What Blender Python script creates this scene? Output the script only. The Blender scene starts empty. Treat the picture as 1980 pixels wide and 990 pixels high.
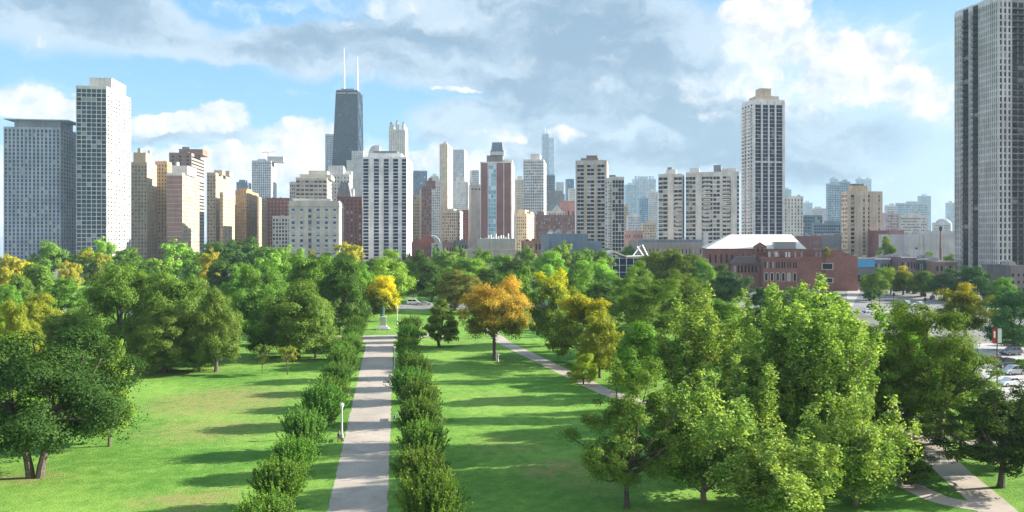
import bpy, math, random
import numpy as np
from mathutils import Vector, Matrix
sc = bpy.context.scene
COL = sc.collection
R = math.radians
F = 1500.0; CAMH = 25.0; HY = 455.0; YAW = R(8.6)
CY, SY = math.cos(YAW), math.sin(YAW)

# ---------------------------------------------------------------- mapping of the view to ground positions
def c2w(xc, yc): return (xc*CY + yc*SY, -xc*SY + yc*CY)
def at(x, D): return c2w((x-990)/F*D, D)
def gp(x, y): return at(x, F*CAMH/(y-HY))
def zz(y, D): return CAMH-(y-HY)*D/F
def pxm(D): return F/D

# ---------------------------------------------------------------- materials
MATS = {}
def newmat(name):
    m = bpy.data.materials.new(name); m.use_nodes = True
    nt = m.node_tree; nt.nodes.clear()
    out = nt.nodes.new('ShaderNodeOutputMaterial')
    return m, nt, out
def N(nt, kind, **kw):
    n = nt.nodes.new(kind)
    for k, v in kw.items():
        if k.startswith('i_'): n.inputs[k[2:].replace('_', ' ')].default_value = v
        else: setattr(n, k, v)
    return n
def L(nt, a, b): nt.links.new(a, b)
def mathn(nt, op, a, b=None, clamp=False):
    n = nt.nodes.new('ShaderNodeMath'); n.operation = op; n.use_clamp = clamp
    for i, q in enumerate((a, b)):
        if q is None: continue
        if isinstance(q, (int, float)): n.inputs[i].default_value = q
        else: L(nt, q, n.inputs[i])
    return n.outputs[0]
def mixc(nt, fac, a, b, mode='MIX'):
    n = nt.nodes.new('ShaderNodeMix'); n.data_type = 'RGBA'; n.blend_type = mode
    for s, q in ((n.inputs[0], fac), (n.inputs[6], a), (n.inputs[7], b)):
        if isinstance(q, (int, float)): s.default_value = q
        elif isinstance(q, tuple): s.default_value = (*q, 1) if len(q) == 3 else q
        else: L(nt, q, s)
    return n.outputs[2]
def ramp(nt, fac, stops):
    n = nt.nodes.new('ShaderNodeValToRGB'); e = n.color_ramp.elements
    while len(e) < len(stops): e.new(0.5)
    for el, (p, c) in zip(e, stops):
        el.position = p; el.color = (*c, 1) if len(c) == 3 else c
    L(nt, fac, n.inputs[0]); return n.outputs[0]
def ss(nt, v, lo, hi):
    n = nt.nodes.new('ShaderNodeMapRange'); n.interpolation_type = 'SMOOTHSTEP'
    L(nt, v, n.inputs[0]); n.inputs[1].default_value = lo; n.inputs[2].default_value = hi
    return n.outputs[0]
def noise(nt, vec, scale, detail=4, rough=.55, dist=0):
    n = nt.nodes.new('ShaderNodeTexNoise'); n.inputs['Scale'].default_value = scale
    n.inputs['Detail'].default_value = detail; n.inputs['Roughness'].default_value = rough
    n.inputs['Distortion'].default_value = dist
    if vec is not None: L(nt, vec, n.inputs['Vector'])
    return n
def objco(nt): return nt.nodes.new('ShaderNodeTexCoord').outputs['Object']

def wall(col, rough=.85, var=.18, streak=True):
    """masonry or concrete: soft stains and rain streaks"""
    key = ('wall', tuple(round(c, 3) for c in col), rough, var)
    if key in MATS: return MATS[key]
    m, nt, out = newmat('masonry'); b = N(nt, 'ShaderNodeBsdfPrincipled')
    co = objco(nt)
    n1 = noise(nt, co, .09, 4)
    mp = N(nt, 'ShaderNodeMapping'); mp.inputs['Scale'].default_value = (.8, .8, .03); L(nt, co, mp.inputs[0])
    n2 = noise(nt, mp.outputs[0], 1, 3)
    f = mathn(nt, 'ADD', mathn(nt, 'MULTIPLY', n1.outputs[0], .6), mathn(nt, 'MULTIPLY', n2.outputs[0], .4))
    lo = tuple(c*(1-var*1.3) for c in col); hi = tuple(min(1, c*(1+var*.6)) for c in col)
    c = mixc(nt, ss(nt, f, .36, .62), lo, hi)
    L(nt, c, b.inputs['Base Color']); b.inputs['Roughness'].default_value = rough
    b.inputs['Specular IOR Level'].default_value = .25
    L(nt, b.outputs[0], out.inputs[0]); MATS[key] = m; return m
def brick(col):
    key = ('brick', tuple(round(c, 3) for c in col))
    if key in MATS: return MATS[key]
    m, nt, out = newmat('brickwork'); b = N(nt, 'ShaderNodeBsdfPrincipled')
    co = objco(nt)
    n1 = noise(nt, co, .12, 5); n2 = noise(nt, co, 1.5, 3)
    f = mathn(nt, 'ADD', mathn(nt, 'MULTIPLY', n1.outputs[0], .6), mathn(nt, 'MULTIPLY', n2.outputs[0], .4))
    c = mixc(nt, ss(nt, f, .38, .62), tuple(q*.72 for q in col), tuple(q*1.15 for q in col))
    wv = N(nt, 'ShaderNodeTexWave', bands_direction='Z'); wv.inputs['Scale'].default_value = 1.3; L(nt, co, wv.inputs[0])
    c = mixc(nt, mathn(nt, 'MULTIPLY', wv.outputs['Fac'], .12), c, (.35, .3, .27))
    L(nt, c, b.inputs['Base Color']); b.inputs['Roughness'].default_value = .9
    b.inputs['Specular IOR Level'].default_value = .2
    L(nt, b.outputs[0], out.inputs[0]); MATS[key] = m; return m
def glass(lo, hi, blind=(.5, .5, .48), nb=.2, rough=.14, spec=.16):
    """window panes: each pane its own darkness, some with drawn blinds"""
    key = ('glass', lo, hi, blind, nb, rough)
    if key in MATS: return MATS[key]
    m, nt, out = newmat('window_glass'); b = N(nt, 'ShaderNodeBsdfPrincipled')
    g = N(nt, 'ShaderNodeNewGeometry'); oi = N(nt, 'ShaderNodeObjectInfo')
    r = mathn(nt, 'FRACT', mathn(nt, 'ADD', g.outputs['Random Per Island'], oi.outputs['Random']))
    r2 = mathn(nt, 'FRACT', mathn(nt, 'MULTIPLY', r, 7.13))
    c = mixc(nt, r2, lo, hi)
    c = mixc(nt, mathn(nt, 'MULTIPLY', mathn(nt, 'LESS_THAN', r, nb), .8), c, blind)
    L(nt, c, b.inputs['Base Color']); b.inputs['Roughness'].default_value = rough
    b.inputs['Specular IOR Level'].default_value = spec
    L(nt, b.outputs[0], out.inputs[0]); MATS[key] = m; return m
def plain(name, col, rough=.6, metal=0, spec=.4, emit=None):
    key = ('plain', name, col, rough)
    if key in MATS: return MATS[key]
    m, nt, out = newmat(name); b = N(nt, 'ShaderNodeBsdfPrincipled')
    n = noise(nt, objco(nt), 3, 3)
    c = mixc(nt, ss(nt, n.outputs[0], .35, .65), tuple(q*.88 for q in col), tuple(min(1, q*1.08) for q in col))
    L(nt, c, b.inputs['Base Color'])
    b.inputs['Roughness'].default_value = rough; b.inputs['Metallic'].default_value = metal
    b.inputs['Specular IOR Level'].default_value = spec
    L(nt, b.outputs[0], out.inputs[0]); MATS[key] = m; return m
def foliage(name, c1, c2, c3=None, trans=.35, z3=None, z0=None, side=0, gloss=.012, grough=.6):
    """leaves: colour differs leaf to leaf and tree to tree; c3 turns the upper leaves (autumn)"""
    m, nt, out = newmat('leaves_'+name)
    g = N(nt, 'ShaderNodeNewGeometry'); oi = N(nt, 'ShaderNodeObjectInfo')
    co = objco(nt)
    n = noise(nt, co, .45, 2)
    f = mathn(nt, 'ADD', mathn(nt, 'MULTIPLY', g.outputs['Random Per Island'], .55), mathn(nt, 'MULTIPLY', ss(nt, n.outputs[0], .35, .65), .45))
    c = mixc(nt, f, c1, c2)
    if c3 is not None:
        s = N(nt, 'ShaderNodeSeparateXYZ'); L(nt, co, s.inputs[0])
        hgt = mathn(nt, 'ADD', s.outputs[2], mathn(nt, 'MULTIPLY', s.outputs[0], side))
        hz = mathn(nt, 'ADD', hgt, mathn(nt, 'MULTIPLY', mathn(nt, 'SUBTRACT', n.outputs[0], .5), 12))
        hz = mathn(nt, 'ADD', hz, mathn(nt, 'MULTIPLY', mathn(nt, 'SUBTRACT', g.outputs['Random Per Island'], .5), 4))
        c = mixc(nt, ss(nt, hz, z0, z3), c, c3)
    hs = N(nt, 'ShaderNodeHueSaturation'); L(nt, c, hs.inputs['Color'])
    L(nt, mathn(nt, 'ADD', .485, mathn(nt, 'MULTIPLY', oi.outputs['Random'], .03)), hs.inputs['Hue'])
    L(nt, mathn(nt, 'ADD', .82, mathn(nt, 'MULTIPLY', oi.outputs['Random'], .36)), hs.inputs['Value'])
    c = hs.outputs[0]
    d = N(nt, 'ShaderNodeBsdfDiffuse'); t = N(nt, 'ShaderNodeBsdfTranslucent'); gl = N(nt, 'ShaderNodeBsdfGlossy')
    gl.inputs['Roughness'].default_value = grough; gl.inputs['Color'].default_value = (.8, .85, .8, 1)
    L(nt, c, d.inputs[0])
    tc = mixc(nt, .5, c, (.6, .7, .05), 'MIX') if False else mixc(nt, 1.0, c, (1.25, 1.15, .6), 'MULTIPLY')
    L(nt, tc, t.inputs[0])
    mx = N(nt, 'ShaderNodeMixShader'); mx.inputs[0].default_value = trans
    L(nt, d.outputs[0], mx.inputs[1]); L(nt, t.outputs[0], mx.inputs[2])
    m2 = N(nt, 'ShaderNodeMixShader'); m2.inputs[0].default_value = gloss
    L(nt, mx.outputs[0], m2.inputs[1]); L(nt, gl.outputs[0], m2.inputs[2])
    L(nt, m2.outputs[0], out.inputs[0]); return m

# ---------------------------------------------------------------- mesh builder
class MB:
    def __init__(s): s.v = []; s.f = []; s.m = []
    def box(s, x0, x1, y0, y1, z0, z1, m=0):
        b = len(s.v)
        s.v += [(x0,y0,z0),(x1,y0,z0),(x1,y1,z0),(x0,y1,z0),(x0,y0,z1),(x1,y0,z1),(x1,y1,z1),(x0,y1,z1)]
        s.f += [(b,b+3,b+2,b+1),(b+4,b+5,b+6,b+7),(b,b+1,b+5,b+4),(b+1,b+2,b+6,b+5),(b+2,b+3,b+7,b+6),(b+3,b,b+4,b+7)]
        s.m += [m]*6; return s
    def quad(s, a, b, c, d, m=0):
        k = len(s.v); s.v += [a,b,c,d]; s.f.append((k,k+1,k+2,k+3)); s.m.append(m); return s
    def face(s, pts, m=0):
        k = len(s.v); s.v += list(pts); s.f.append(tuple(range(k, k+len(pts)))); s.m.append(m); return s
    def prism(s, pts, z0, z1, m=0, top=None, taper=1.0, c=None):
        n = len(pts); k = len(s.v)
        if c is None: c = (sum(p[0] for p in pts)/n, sum(p[1] for p in pts)/n)
        s.v += [(p[0],p[1],z0) for p in pts] + [(c[0]+(p[0]-c[0])*taper, c[1]+(p[1]-c[1])*taper, z1) for p in pts]
        s.f += [tuple(range(k+n-1, k-1, -1)), tuple(range(k+n, k+2*n))]; s.m += [m, m if top is None else top]
        for i in range(n):
            j = (i+1) % n; s.f.append((k+i, k+j, k+n+j, k+n+i)); s.m.append(m)
        return s
    def cyl(s, x, y, r0, z0, z1, m=0, r1=None, n=10):
        pts = [(x+r0*math.cos(2*math.pi*i/n), y+r0*math.sin(2*math.pi*i/n)) for i in range(n)]
        return s.prism(pts, z0, z1, m, taper=(1 if r1 is None else r1/r0), c=(x, y))
    def extr_y(s, prof, y0, y1, m=0):
        """profile in x,z pushed along y"""
        n = len(prof); k = len(s.v)
        s.v += [(p[0], y0, p[1]) for p in prof] + [(p[0], y1, p[1]) for p in prof]
        s.f += [tuple(range(k, k+n)), tuple(range(k+2*n-1, k+n-1, -1))]; s.m += [m, m]
        for i in range(n):
            j = (i+1) % n; s.f.append((k+i, k+n+i, k+n+j, k+j)); s.m.append(m)
        return s
    def tube(s, pts, rad, n=6, m=0):
        pts = [Vector(p) for p in pts]; k0 = len(s.v)
        for i, p in enumerate(pts):
            d = (pts[min(i+1, len(pts)-1)]-pts[max(i-1, 0)]).normalized()
            a = d.cross(Vector((.31,.95,.1))).normalized(); b = d.cross(a)
            for j in range(n):
                t = 2*math.pi*j/n; q = p + (a*math.cos(t)+b*math.sin(t))*rad[i]; s.v.append(tuple(q))
        for i in range(len(pts)-1):
            for j in range(n):
                a = k0+i*n+j; b = k0+i*n+(j+1) % n
                s.f.append((a, b, b+n, a+n)); s.m.append(m)
        s.f.append(tuple(range(k0+(len(pts)-1)*n, k0+len(pts)*n))); s.m.append(m)
        return s
    def mesh(s, name, mats):
        me = bpy.data.meshes.new(name); me.from_pydata(s.v, [], s.f)
        for mt in mats: me.materials.append(mt)
        if len(mats) > 1: me.polygons.foreach_set('material_index', s.m)
        me.update(); return me
    def build(s, name, mats, parent=None, loc=None, rz=0):
        if not isinstance(mats, (list, tuple)): mats = [mats]
        return link(name, s.mesh(name, mats), parent, loc, rz)
def link(name, me, parent=None, loc=None, rz=0, scale=None):
    o = bpy.data.objects.new(name, me); COL.objects.link(o)
    if parent is not None: o.parent = parent
    if loc is not None: o.location = loc
    if rz: o.rotation_euler = (0, 0, rz)
    if scale is not None: o.scale = scale
    return o
def tag(o, label=None, cat=None, group=None, kind=None):
    if label: o['label'] = label
    if cat: o['category'] = cat
    if group: o['group'] = group
    if kind: o['kind'] = kind
    return o
def empty(name, loc, rz=0, label=None, cat=None, group=None):
    o = bpy.data.objects.new(name, None); COL.objects.link(o)
    o.location = loc; o.rotation_euler = (0, 0, rz); o.empty_display_size = .5
    return tag(o, label, cat, group)
def copy_tree(o, parent=None):
    c = o.copy(); COL.objects.link(c)
    if parent is not None: c.parent = parent
    for ch in o.children: copy_tree(ch, c)
    return c
def sheet(name, pts, z, mat):
    me = bpy.data.meshes.new(name); me.from_pydata([(p[0], p[1], z) for p in pts], [], [tuple(range(len(pts)))])
    me.materials.append(mat); me.update()
    return tag(link(name, me), kind='structure')

# ---------------------------------------------------------------- camera, sun, sky
cam = bpy.data.cameras.new('camera'); cam.sensor_width = 36; cam.lens = 36*F/1980
cam.shift_y = -(495-HY)/1980; cam.clip_start = .5; cam.clip_end = 60000
co = bpy.data.objects.new('camera', cam); COL.objects.link(co)
co.location = (0, 0, CAMH); co.rotation_euler = (R(90), 0, -YAW); sc.camera = co
SUN_EL, SUN_AZ = R(21), R(1.5)
S = Vector((math.cos(SUN_EL)*math.cos(SUN_AZ), math.cos(SUN_EL)*math.sin(SUN_AZ), math.sin(SUN_EL)))
sl = bpy.data.lights.new('sun', 'SUN'); sl.energy = 4.6; sl.angle = R(.55); sl.color = (1, .92, .8)
so = bpy.data.objects.new('sun', sl); COL.objects.link(so); so.rotation_euler = S.to_track_quat('Z', 'Y').to_euler()

wd = bpy.data.worlds.new('World'); sc.world = wd; wd.use_nodes = True
nt = wd.node_tree; nt.nodes.clear()
out = N(nt, 'ShaderNodeOutputWorld'); bg = N(nt, 'ShaderNodeBackground'); L(nt, bg.outputs[0], out.inputs[0])
SKY_S = .05
bg.inputs[1].default_value = SKY_S
sky = N(nt, 'ShaderNodeTexSky', sky_type='NISHITA', sun_disc=False, sun_elevation=SUN_EL, sun_rotation=math.pi/2-SUN_AZ)
sky.air_density = 1.0; sky.dust_density = .6; sky.ozone_density = 2.0
tc = N(nt, 'ShaderNodeTexCoord')
sep = N(nt, 'ShaderNodeSeparateXYZ'); L(nt, tc.outputs['Generated'], sep.inputs[0])
# compass bearing and elevation of the direction looked at, in units of 100 mrad
azn = mathn(nt, 'MULTIPLY', mathn(nt, 'ARCTAN2', sep.outputs[0], sep.outputs[1]), 10)
eln = mathn(nt, 'MULTIPLY', mathn(nt, 'ARCSINE', sep.outputs[2]), 10)
cmb = N(nt, 'ShaderNodeCombineXYZ'); L(nt, azn, cmb.inputs[0]); L(nt, eln, cmb.inputs[1])
P = cmb.outputs[0]
def dirpx(x, y):
    a = math.atan((x-990)/F); e = math.atan((HY-y)/F*math.cos(a)); return (a+YAW)*10, e*10
def vadd(a, b, sc_=1.0):
    n = N(nt, 'ShaderNodeVectorMath', operation='MULTIPLY_ADD'); L(nt, b, n.inputs[0])
    n.inputs[1].default_value = (sc_, sc_, sc_); L(nt, a, n.inputs[2]); return n.outputs[0]
nzA = noise(nt, P, 1.1, 5, .6)
ctr = N(nt, 'ShaderNodeVectorMath', operation='SUBTRACT'); L(nt, nzA.outputs['Color'], ctr.inputs[0]); ctr.inputs[1].default_value = (.5, .5, .5)
Pd = vadd(P, ctr.outputs[0], 1.1)
Pd2 = vadd(P, ctr.outputs[0], .5)
def blobs(vec, lst):
    acc = None
    for (x, y, wx, wy, gain) in lst:
        a, e = dirpx(x, y)
        mp = N(nt, 'ShaderNodeMapping'); sx, sy = F/wx/10*1.0, F/wy/10
        mp.inputs['Scale'].default_value = (sx, sy, 1); mp.inputs['Location'].default_value = (-a*sx, -e*sy, 0)
        L(nt, vec, mp.inputs[0])
        g = N(nt, 'ShaderNodeTexGradient', gradient_type='SPHERICAL'); L(nt, mp.outputs[0], g.inputs[0])
        v = mathn(nt, 'MULTIPLY', ss(nt, g.outputs[1], 0, .75), gain)
        acc = v if acc is None else mathn(nt, 'ADD', acc, v)
    return acc
# settings of the sky colours, air and exposure
SKYHAZE = (3.70, 5.04, 6.19)
SKY_HOR, SKY_MID, SKY_TOP, SKY_ZEN = (5.33, 6.55, 7.57), (1.9, 4.25, 6.7), (1.25, 3.45, 6.3), (1.20, 3.19, 5.68)
GREY_LO, GREY_HI = (1.76, 2.60, 3.48), (3.78, 4.62, 5.42)
CUM_LO, CUM_HI = (3.35, 4.20, 5.16), (6.45, 6.22, 6.28)
HAZE = .00009
EXPO = 1.75
def stretched(src, sx, sy, off):
    mp = N(nt, 'ShaderNodeMapping'); mp.inputs['Scale'].default_value = (sx, sy, 1); mp.inputs['Location'].default_value = (off, off*.7, 0)
    L(nt, src, mp.inputs[0]); return mp.outputs[0]
elv = mathn(nt, 'MULTIPLY', eln, .1)
base = mixc(nt, .75, sky.outputs[0], ramp(nt, elv, [(0, SKY_HOR), (.10, SKY_MID), (.32, SKY_TOP), (.8, SKY_ZEN)]))
# hazy white-blue of the low sky, strongest to the right
hz = blobs(P, [(1800, 330, 900, 420, 1.0), (1300, 440, 1000, 300, .8), (900, 460, 900, 110, .5), (300, 470, 700, 80, .3)])
base = mixc(nt, mathn(nt, 'MULTIPLY', ss(nt, hz, .0, 1.2), .85), base, SKYHAZE)
# grey-blue layer clouds
gn = noise(nt, stretched(Pd2, .75, 1.5, 3), .95, 8, .58)
gb = blobs(Pd2, [(120, 30, 260, 95, 1.0), (290, 45, 120, 60, .5), (450, 75, 170, 55, .5), (560, 105, 190, 65, .8), (400, 95, 150, 30, .45), (660, 80, 200, 70, .65), (760, 140, 170, 50, .6), (960, 30, 420, 150, .95), (1180, 110, 460, 160, 1.2),
                (1250, 240, 420, 140, 1.2), (1480, 280, 360, 110, .8), (900, 222, 170, 42, .9), (860, 250, 130, 30, .6), (350, 264, 240, 24, 1.0), (460, 252, 70, 20, .5), (640, 275, 60, 18, .6),
                (870, 275, 130, 34, .7), (1050, 300, 190, 70, .6), (40, 222, 80, 18, .5), (1750, 330, 300, 130, .4)])
gd = mathn(nt, 'ADD', gb, mathn(nt, 'MULTIPLY', mathn(nt, 'SUBTRACT', gn.outputs[0], .5), 1.3))
galpha = ss(nt, gd, .22, .95)
gt1 = noise(nt, stretched(Pd, .6, 1.6, 9), 1.0, 7, .55)
gtone = mathn(nt, 'SUBTRACT', mathn(nt, 'ADD', gt1.outputs[0], .12), mathn(nt, 'MULTIPLY', gb, .12))
gcol = mixc(nt, ss(nt, gtone, .36, .6), GREY_LO, GREY_HI)
# thin white veil low on the left and round the bright cloud on the right
vn = noise(nt, stretched(Pd, .8, 1.4, 5), 1.6, 8, .6)
vb = blobs(Pd2, [(350, 370, 520, 110, 1.0), (760, 370, 260, 100, .9), (600, 290, 220, 80, .6), (80, 330, 160, 120, .5), (980, 310, 170, 70, .5), (1620, 130, 300, 140, .6), (1500, 40, 180, 100, .4), (1350, 170, 330, 40, .5), (60, 210, 160, 60, .5), (760, 20, 240, 50, .5), (450, 15, 200, 40, .4)])
valpha = mathn(nt, 'MULTIPLY', ss(nt, mathn(nt, 'ADD', vb, mathn(nt, 'MULTIPLY', mathn(nt, 'SUBTRACT', vn.outputs[0], .5), 2.2)), .15, 1.15), .85)
# cumulus
cn = noise(nt, Pd2, 2.1, 10, .6)
off = N(nt, 'ShaderNodeVectorMath', operation='ADD'); L(nt, Pd2, off.inputs[0]); off.inputs[1].default_value = (.10, .10, 0)
cn2 = noise(nt, off.outputs[0], 2.1, 10, .6)
cbl = blobs(Pd2, [(50, 195, 90, 40, 1.1), (110, 222, 110, 26, .9), (180, 188, 60, 9, .5), (310, 236, 120, 30, 1.1), (440, 228, 70, 40, 1.1), (400, 250, 120, 24, .6), (590, 262, 110, 52, 1.1), (380, 308, 260, 42, .9), (560, 318, 170, 60, .9),
                (850, 305, 130, 50, .5), (980, 262, 140, 24, .75), (1090, 262, 50, 30, .5), (780, 330, 150, 60, .5), (880, 170, 90, 8, 1.15), (700, 40, 80, 24, .25), (480, 6, 130, 20, .5), (760, 8, 120, 22, .35),
                (1490, 10, 120, 65, 1.4), (1560, 100, 170, 80, .85), (1690, 105, 110, 55, 1.0), (1760, 165, 130, 60, .8), (1330, 165, 330, 30, .3), (1800, 215, 110, 55, .45), (1560, 190, 220, 50, .4)])
cd = mathn(nt, 'ADD', cbl, mathn(nt, 'MULTIPLY', mathn(nt, 'SUBTRACT', cn.outputs[0], .5), 2.6))
calpha = mathn(nt, 'MULTIPLY', ss(nt, cd, .36, .84), .96)
rel = mathn(nt, 'ADD', mathn(nt, 'MULTIPLY', mathn(nt, 'SUBTRACT', cn.outputs[0], cn2.outputs[0]), 3.6), mathn(nt, 'ADD', .42, mathn(nt, 'MULTIPLY', cbl, .3)), True)
ccol = mixc(nt, rel, CUM_LO, CUM_HI)
c = mixc(nt, mathn(nt, 'MULTIPLY', galpha, .93), base, gcol)
c = mixc(nt, valpha, c, mixc(nt, ss(nt, vn.outputs[0], .35, .65), (4.5, 5.5, 6.2), (6.7, 6.7, 6.75)))
c = mixc(nt, calpha, c, ccol)
# unseen bright cloud behind the camera, added as fill light on shaded fronts
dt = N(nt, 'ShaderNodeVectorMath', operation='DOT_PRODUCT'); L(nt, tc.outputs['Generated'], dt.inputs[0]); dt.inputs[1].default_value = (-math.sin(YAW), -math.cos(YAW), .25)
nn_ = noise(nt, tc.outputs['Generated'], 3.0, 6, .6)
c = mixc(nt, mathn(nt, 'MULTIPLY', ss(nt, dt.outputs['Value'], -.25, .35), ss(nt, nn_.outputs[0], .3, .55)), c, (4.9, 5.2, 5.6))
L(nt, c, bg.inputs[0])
wd.cycles.sampling_method = 'MANUAL'; wd.cycles.sample_map_resolution = 1024

# ---------------------------------------------------------------- buildings
UNIT_BOX = {}
def unit_pane(mat):
    k = mat.name
    if k not in UNIT_BOX:
        UNIT_BOX[k] = MB().box(-.5, .5, -1, 0, 0, 1).mesh('window', [mat])
    return UNIT_BOX[k]
class Bld:
    """a building: front face along local x (y=0), depth along local y; corner placed at distance D"""
    def __init__(s, name, label, cat, D, xl, xc, xr, yt, wallm, yaw=0, side='R', dep=None, pane=None, extra=(), group=None, zt=None):
        s.D = D; s.yaw = R(yaw)
        u = (math.cos(s.yaw), math.sin(s.yaw)); v = (-u[1], u[0])
        cx, cy = at(xc, D); s.u, s.v = u, v
        if side == 'R':
            s.w = -s.solve(cx, cy, u, xl); s.dep = dep if dep is not None else s.solve(cx, cy, v, xr)
            ox, oy = cx-u[0]*s.w, cy-u[1]*s.w
        else:
            s.w = s.solve(cx, cy, u, xr); s.dep = dep if dep is not None else s.solve(cx, cy, v, xl)
            ox, oy = cx, cy
        s.dep = abs(s.dep)
        if not (4 < s.dep < 90): s.dep = min(max(s.dep, 12), 60)
        s.o = (ox, oy); s.h = zz(yt, D) if zt is None else zt
        s.root = empty(name, (ox, oy, 0), s.yaw, label, cat, group)
        s.mats = [wallm, pane or GL_BLUE] + list(extra)
        s.mb = MB(); s.mb.box(0, s.w, 0, s.dep, -.5, s.h)
        s.nwin = 0; s.rest = MB(); s.restm = None
    def solve(s, cx, cy, d, x):
        X = cx*CY - cy*SY; Y = cx*SY + cy*CY
        dx = d[0]*CY - d[1]*SY; dy = d[0]*SY + d[1]*CY
        k = (x-990)/F; return (k*Y - X)/(dx - k*dy)
    def s_on(s, face, x):
        """metres along a face at which it crosses picture column x"""
        if face == 'F': return s.solve(s.o[0], s.o[1], s.u, x)
        ox, oy = s.o
        if face == 'R': ox, oy = ox+s.u[0]*s.w, oy+s.u[1]*s.w
        return s.solve(ox, oy, s.v, x)
    def P(s, face, a, n):
        if face == 'F': return (a, -n)
        if face == 'R': return (s.w+n, a)
        if face == 'L': return (-n, a)
        return (a, s.dep+n)
    def fbox(s, mb, face, a0, a1, n0, n1, z0, z1, m=0):
        p, q = s.P(face, a0, n0), s.P(face, a1, n1)
        x0, x1 = sorted((p[0], q[0])); y0, y1 = sorted((p[1], q[1])); mb.box(x0, x1, y0, y1, z0, z1, m)
    def zrow(s, y): return zz(y, s.D)
    def facade(s, face, nc, fhpx=None, nr=None, ww=.6, wh=.6, d=.35, a0=None, a1=None, z0=3.5, z1=None, tm=1.5, ind=False, pm=0, pane=1, spd=None, sil=.5, skip=None, panemat=None, span=True, sm=None):
        wd_ = s.w if face in 'FB' else s.dep
        a0 = 0 if a0 is None else a0; a1 = wd_ if a1 is None else a1
        if a1 < a0: a0, a1 = a1, a0
        z1 = s.h - tm if z1 is None else z1
        fh = 3.0 if fhpx is None else fhpx*s.D/F
        nr = nr or max(1, round((z1-z0)/fh)); fh = (z1-z0)/nr; bw = (a1-a0)/nc
        spd = d*.7 if spd is None else spd
        sm = pm if sm is None else sm
        hp = bw*(1-ww)/2
        if d > 0:
            for i in range(nc+1):
                x = a0+i*bw
                s.fbox(s.mb, face, max(a0, x-hp), min(a1, x+hp), -.1, d, 0 if z0 < 12 else z0, z1+.02, pm)
            gap = fh*(1-wh)
            if span:
                for r in range(nr+1):
                    zb = z0+r*fh-gap*sil; s.fbox(s.mb, face, a0+.02, a1-.02, -.1, spd, max(0, zb), min(zb+gap, z1+.01), sm)
            s.fbox(s.mb, face, a0+.01, a1-.01, -.1, d+.03, z1, s.h if abs(z1-(s.h-tm)) < .01 else z1+.6, pm)
            if z0 < 12: s.fbox(s.mb, face, a0+.01, a1-.01, -.1, d+.03, 0, z0-.6, pm)
        for r in range(nr-1, -1, -1):
            zb = z0+r*fh+fh*(1-wh)*(1-sil); zt = zb+fh*wh
            for i in range(nc):
                if skip and skip(i, r): continue
                x0, x1 = a0+i*bw+hp*.98, a0+(i+1)*bw-hp*.98
                n = .045
                if ind and s.nwin < 100:
                    s.nwin += 1
                    me = unit_pane(panemat or s.mats[pane])
                    px_, py_ = s.P(face, (x0+x1)/2, 0)
                    o = link('window', me, s.root, (px_, py_, zb), {'F': 0, 'R': math.pi/2, 'L': -math.pi/2, 'B': math.pi}[face], (x1-x0, n, zt-zb))
                else:
                    tgt = s.rest if ind else s.mb
                    if ind: s.restm = panemat or s.mats[pane]
                    p, q = s.P(face, x0, n), s.P(face, x1, n)
                    tgt.quad((p[0], p[1], zb), (q[0], q[1], zb), (q[0], q[1], zt), (p[0], p[1], zt), 0 if ind else pane)
        s.fh, s.z0, s.nr = fh, z0, nr
    def balconies(s, face, a0, a1, z0, z1, n, deep=1.5, mat=None, solid=True, rail=1.05, name='balcony'):
        w_ = a1-a0; mb = MB(); mat = mat or s.mats[0]
        mb.box(0, w_, -deep, 0, -.12, .12)
        if solid:
            mb.box(0, w_, -deep-.06, -deep+.06, .12, rail); mb.box(-.03, .09, -deep+.06, 0, .12, rail); mb.box(w_-.09, w_+.03, -deep+.06, 0, .12, rail)
        else:
            mb.box(0, w_, -deep-.03, -deep+.03, rail-.08, rail)
            k = max(3, int(w_/.35))
            for i in range(k+1):
                x = i*w_/k; mb.box(x-.03, x+.03, -deep-.02, -deep+.02, .12, rail-.08)
            mb.box(-.02, .04, -deep+.03, 0, rail-.08, rail); mb.box(w_-.04, w_+.02, -deep+.03, 0, rail-.08, rail)
        me = mb.mesh(name, [mat])
        for i in range(n):
            z = z0+(z1-z0)*i/n
            if face == 'F': loc, rz = (a0, 0, z), 0
            elif face == 'R': loc, rz = (s.w, a0, z), math.pi/2
            else: loc, rz = (0, a1, z), -math.pi/2
            link(name, me, s.root, loc, rz)
    def pent(s, x0, x1, yt, yb=None, m=None, d0=.25, d1=.75, name='penthouse', up=0, extra=None):
        """roof-top block between picture columns x0..x1, top at picture row yt"""
        dm = s.dep*d0; ox, oy = s.o[0]+s.v[0]*dm, s.o[1]+s.v[1]*dm
        a, b = s.solve(ox, oy, s.u, x0), s.solve(ox, oy, s.u, x1)
        Dd = s.D+dm
        h = CAMH-(yt-HY)*Dd/F
        zb = s.h+up+.003
        mb = MB().box(a, b, dm, s.dep*d1, zb, max(h, zb+.5)); mb.box(a-.15, b+.15, dm-.15, s.dep*d1+.15, max(h, zb+.5), max(h, zb+.5)+.35)
        if extra: extra(mb, a, b, dm, zb, h)
        return mb.build(name, [m or s.mats[0]], s.root)
    def parapet(s, ph=1.0, t=.4, m=None, out_=.05):
        mb = MB(); z0, z1 = s.h+.002, s.h+ph
        mb.box(-out_, s.w+out_, -out_, t, z0, z1); mb.box(-out_, s.w+out_, s.dep-t, s.dep+out_, z0, z1)
        mb.box(-out_, t, t+.01, s.dep-t-.01, z0, z1); mb.box(s.w-t, s.w+out_, t+.01, s.dep-t-.01, z0, z1)
        return mb.build('parapet', [m or s.mats[0]], s.root)
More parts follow.
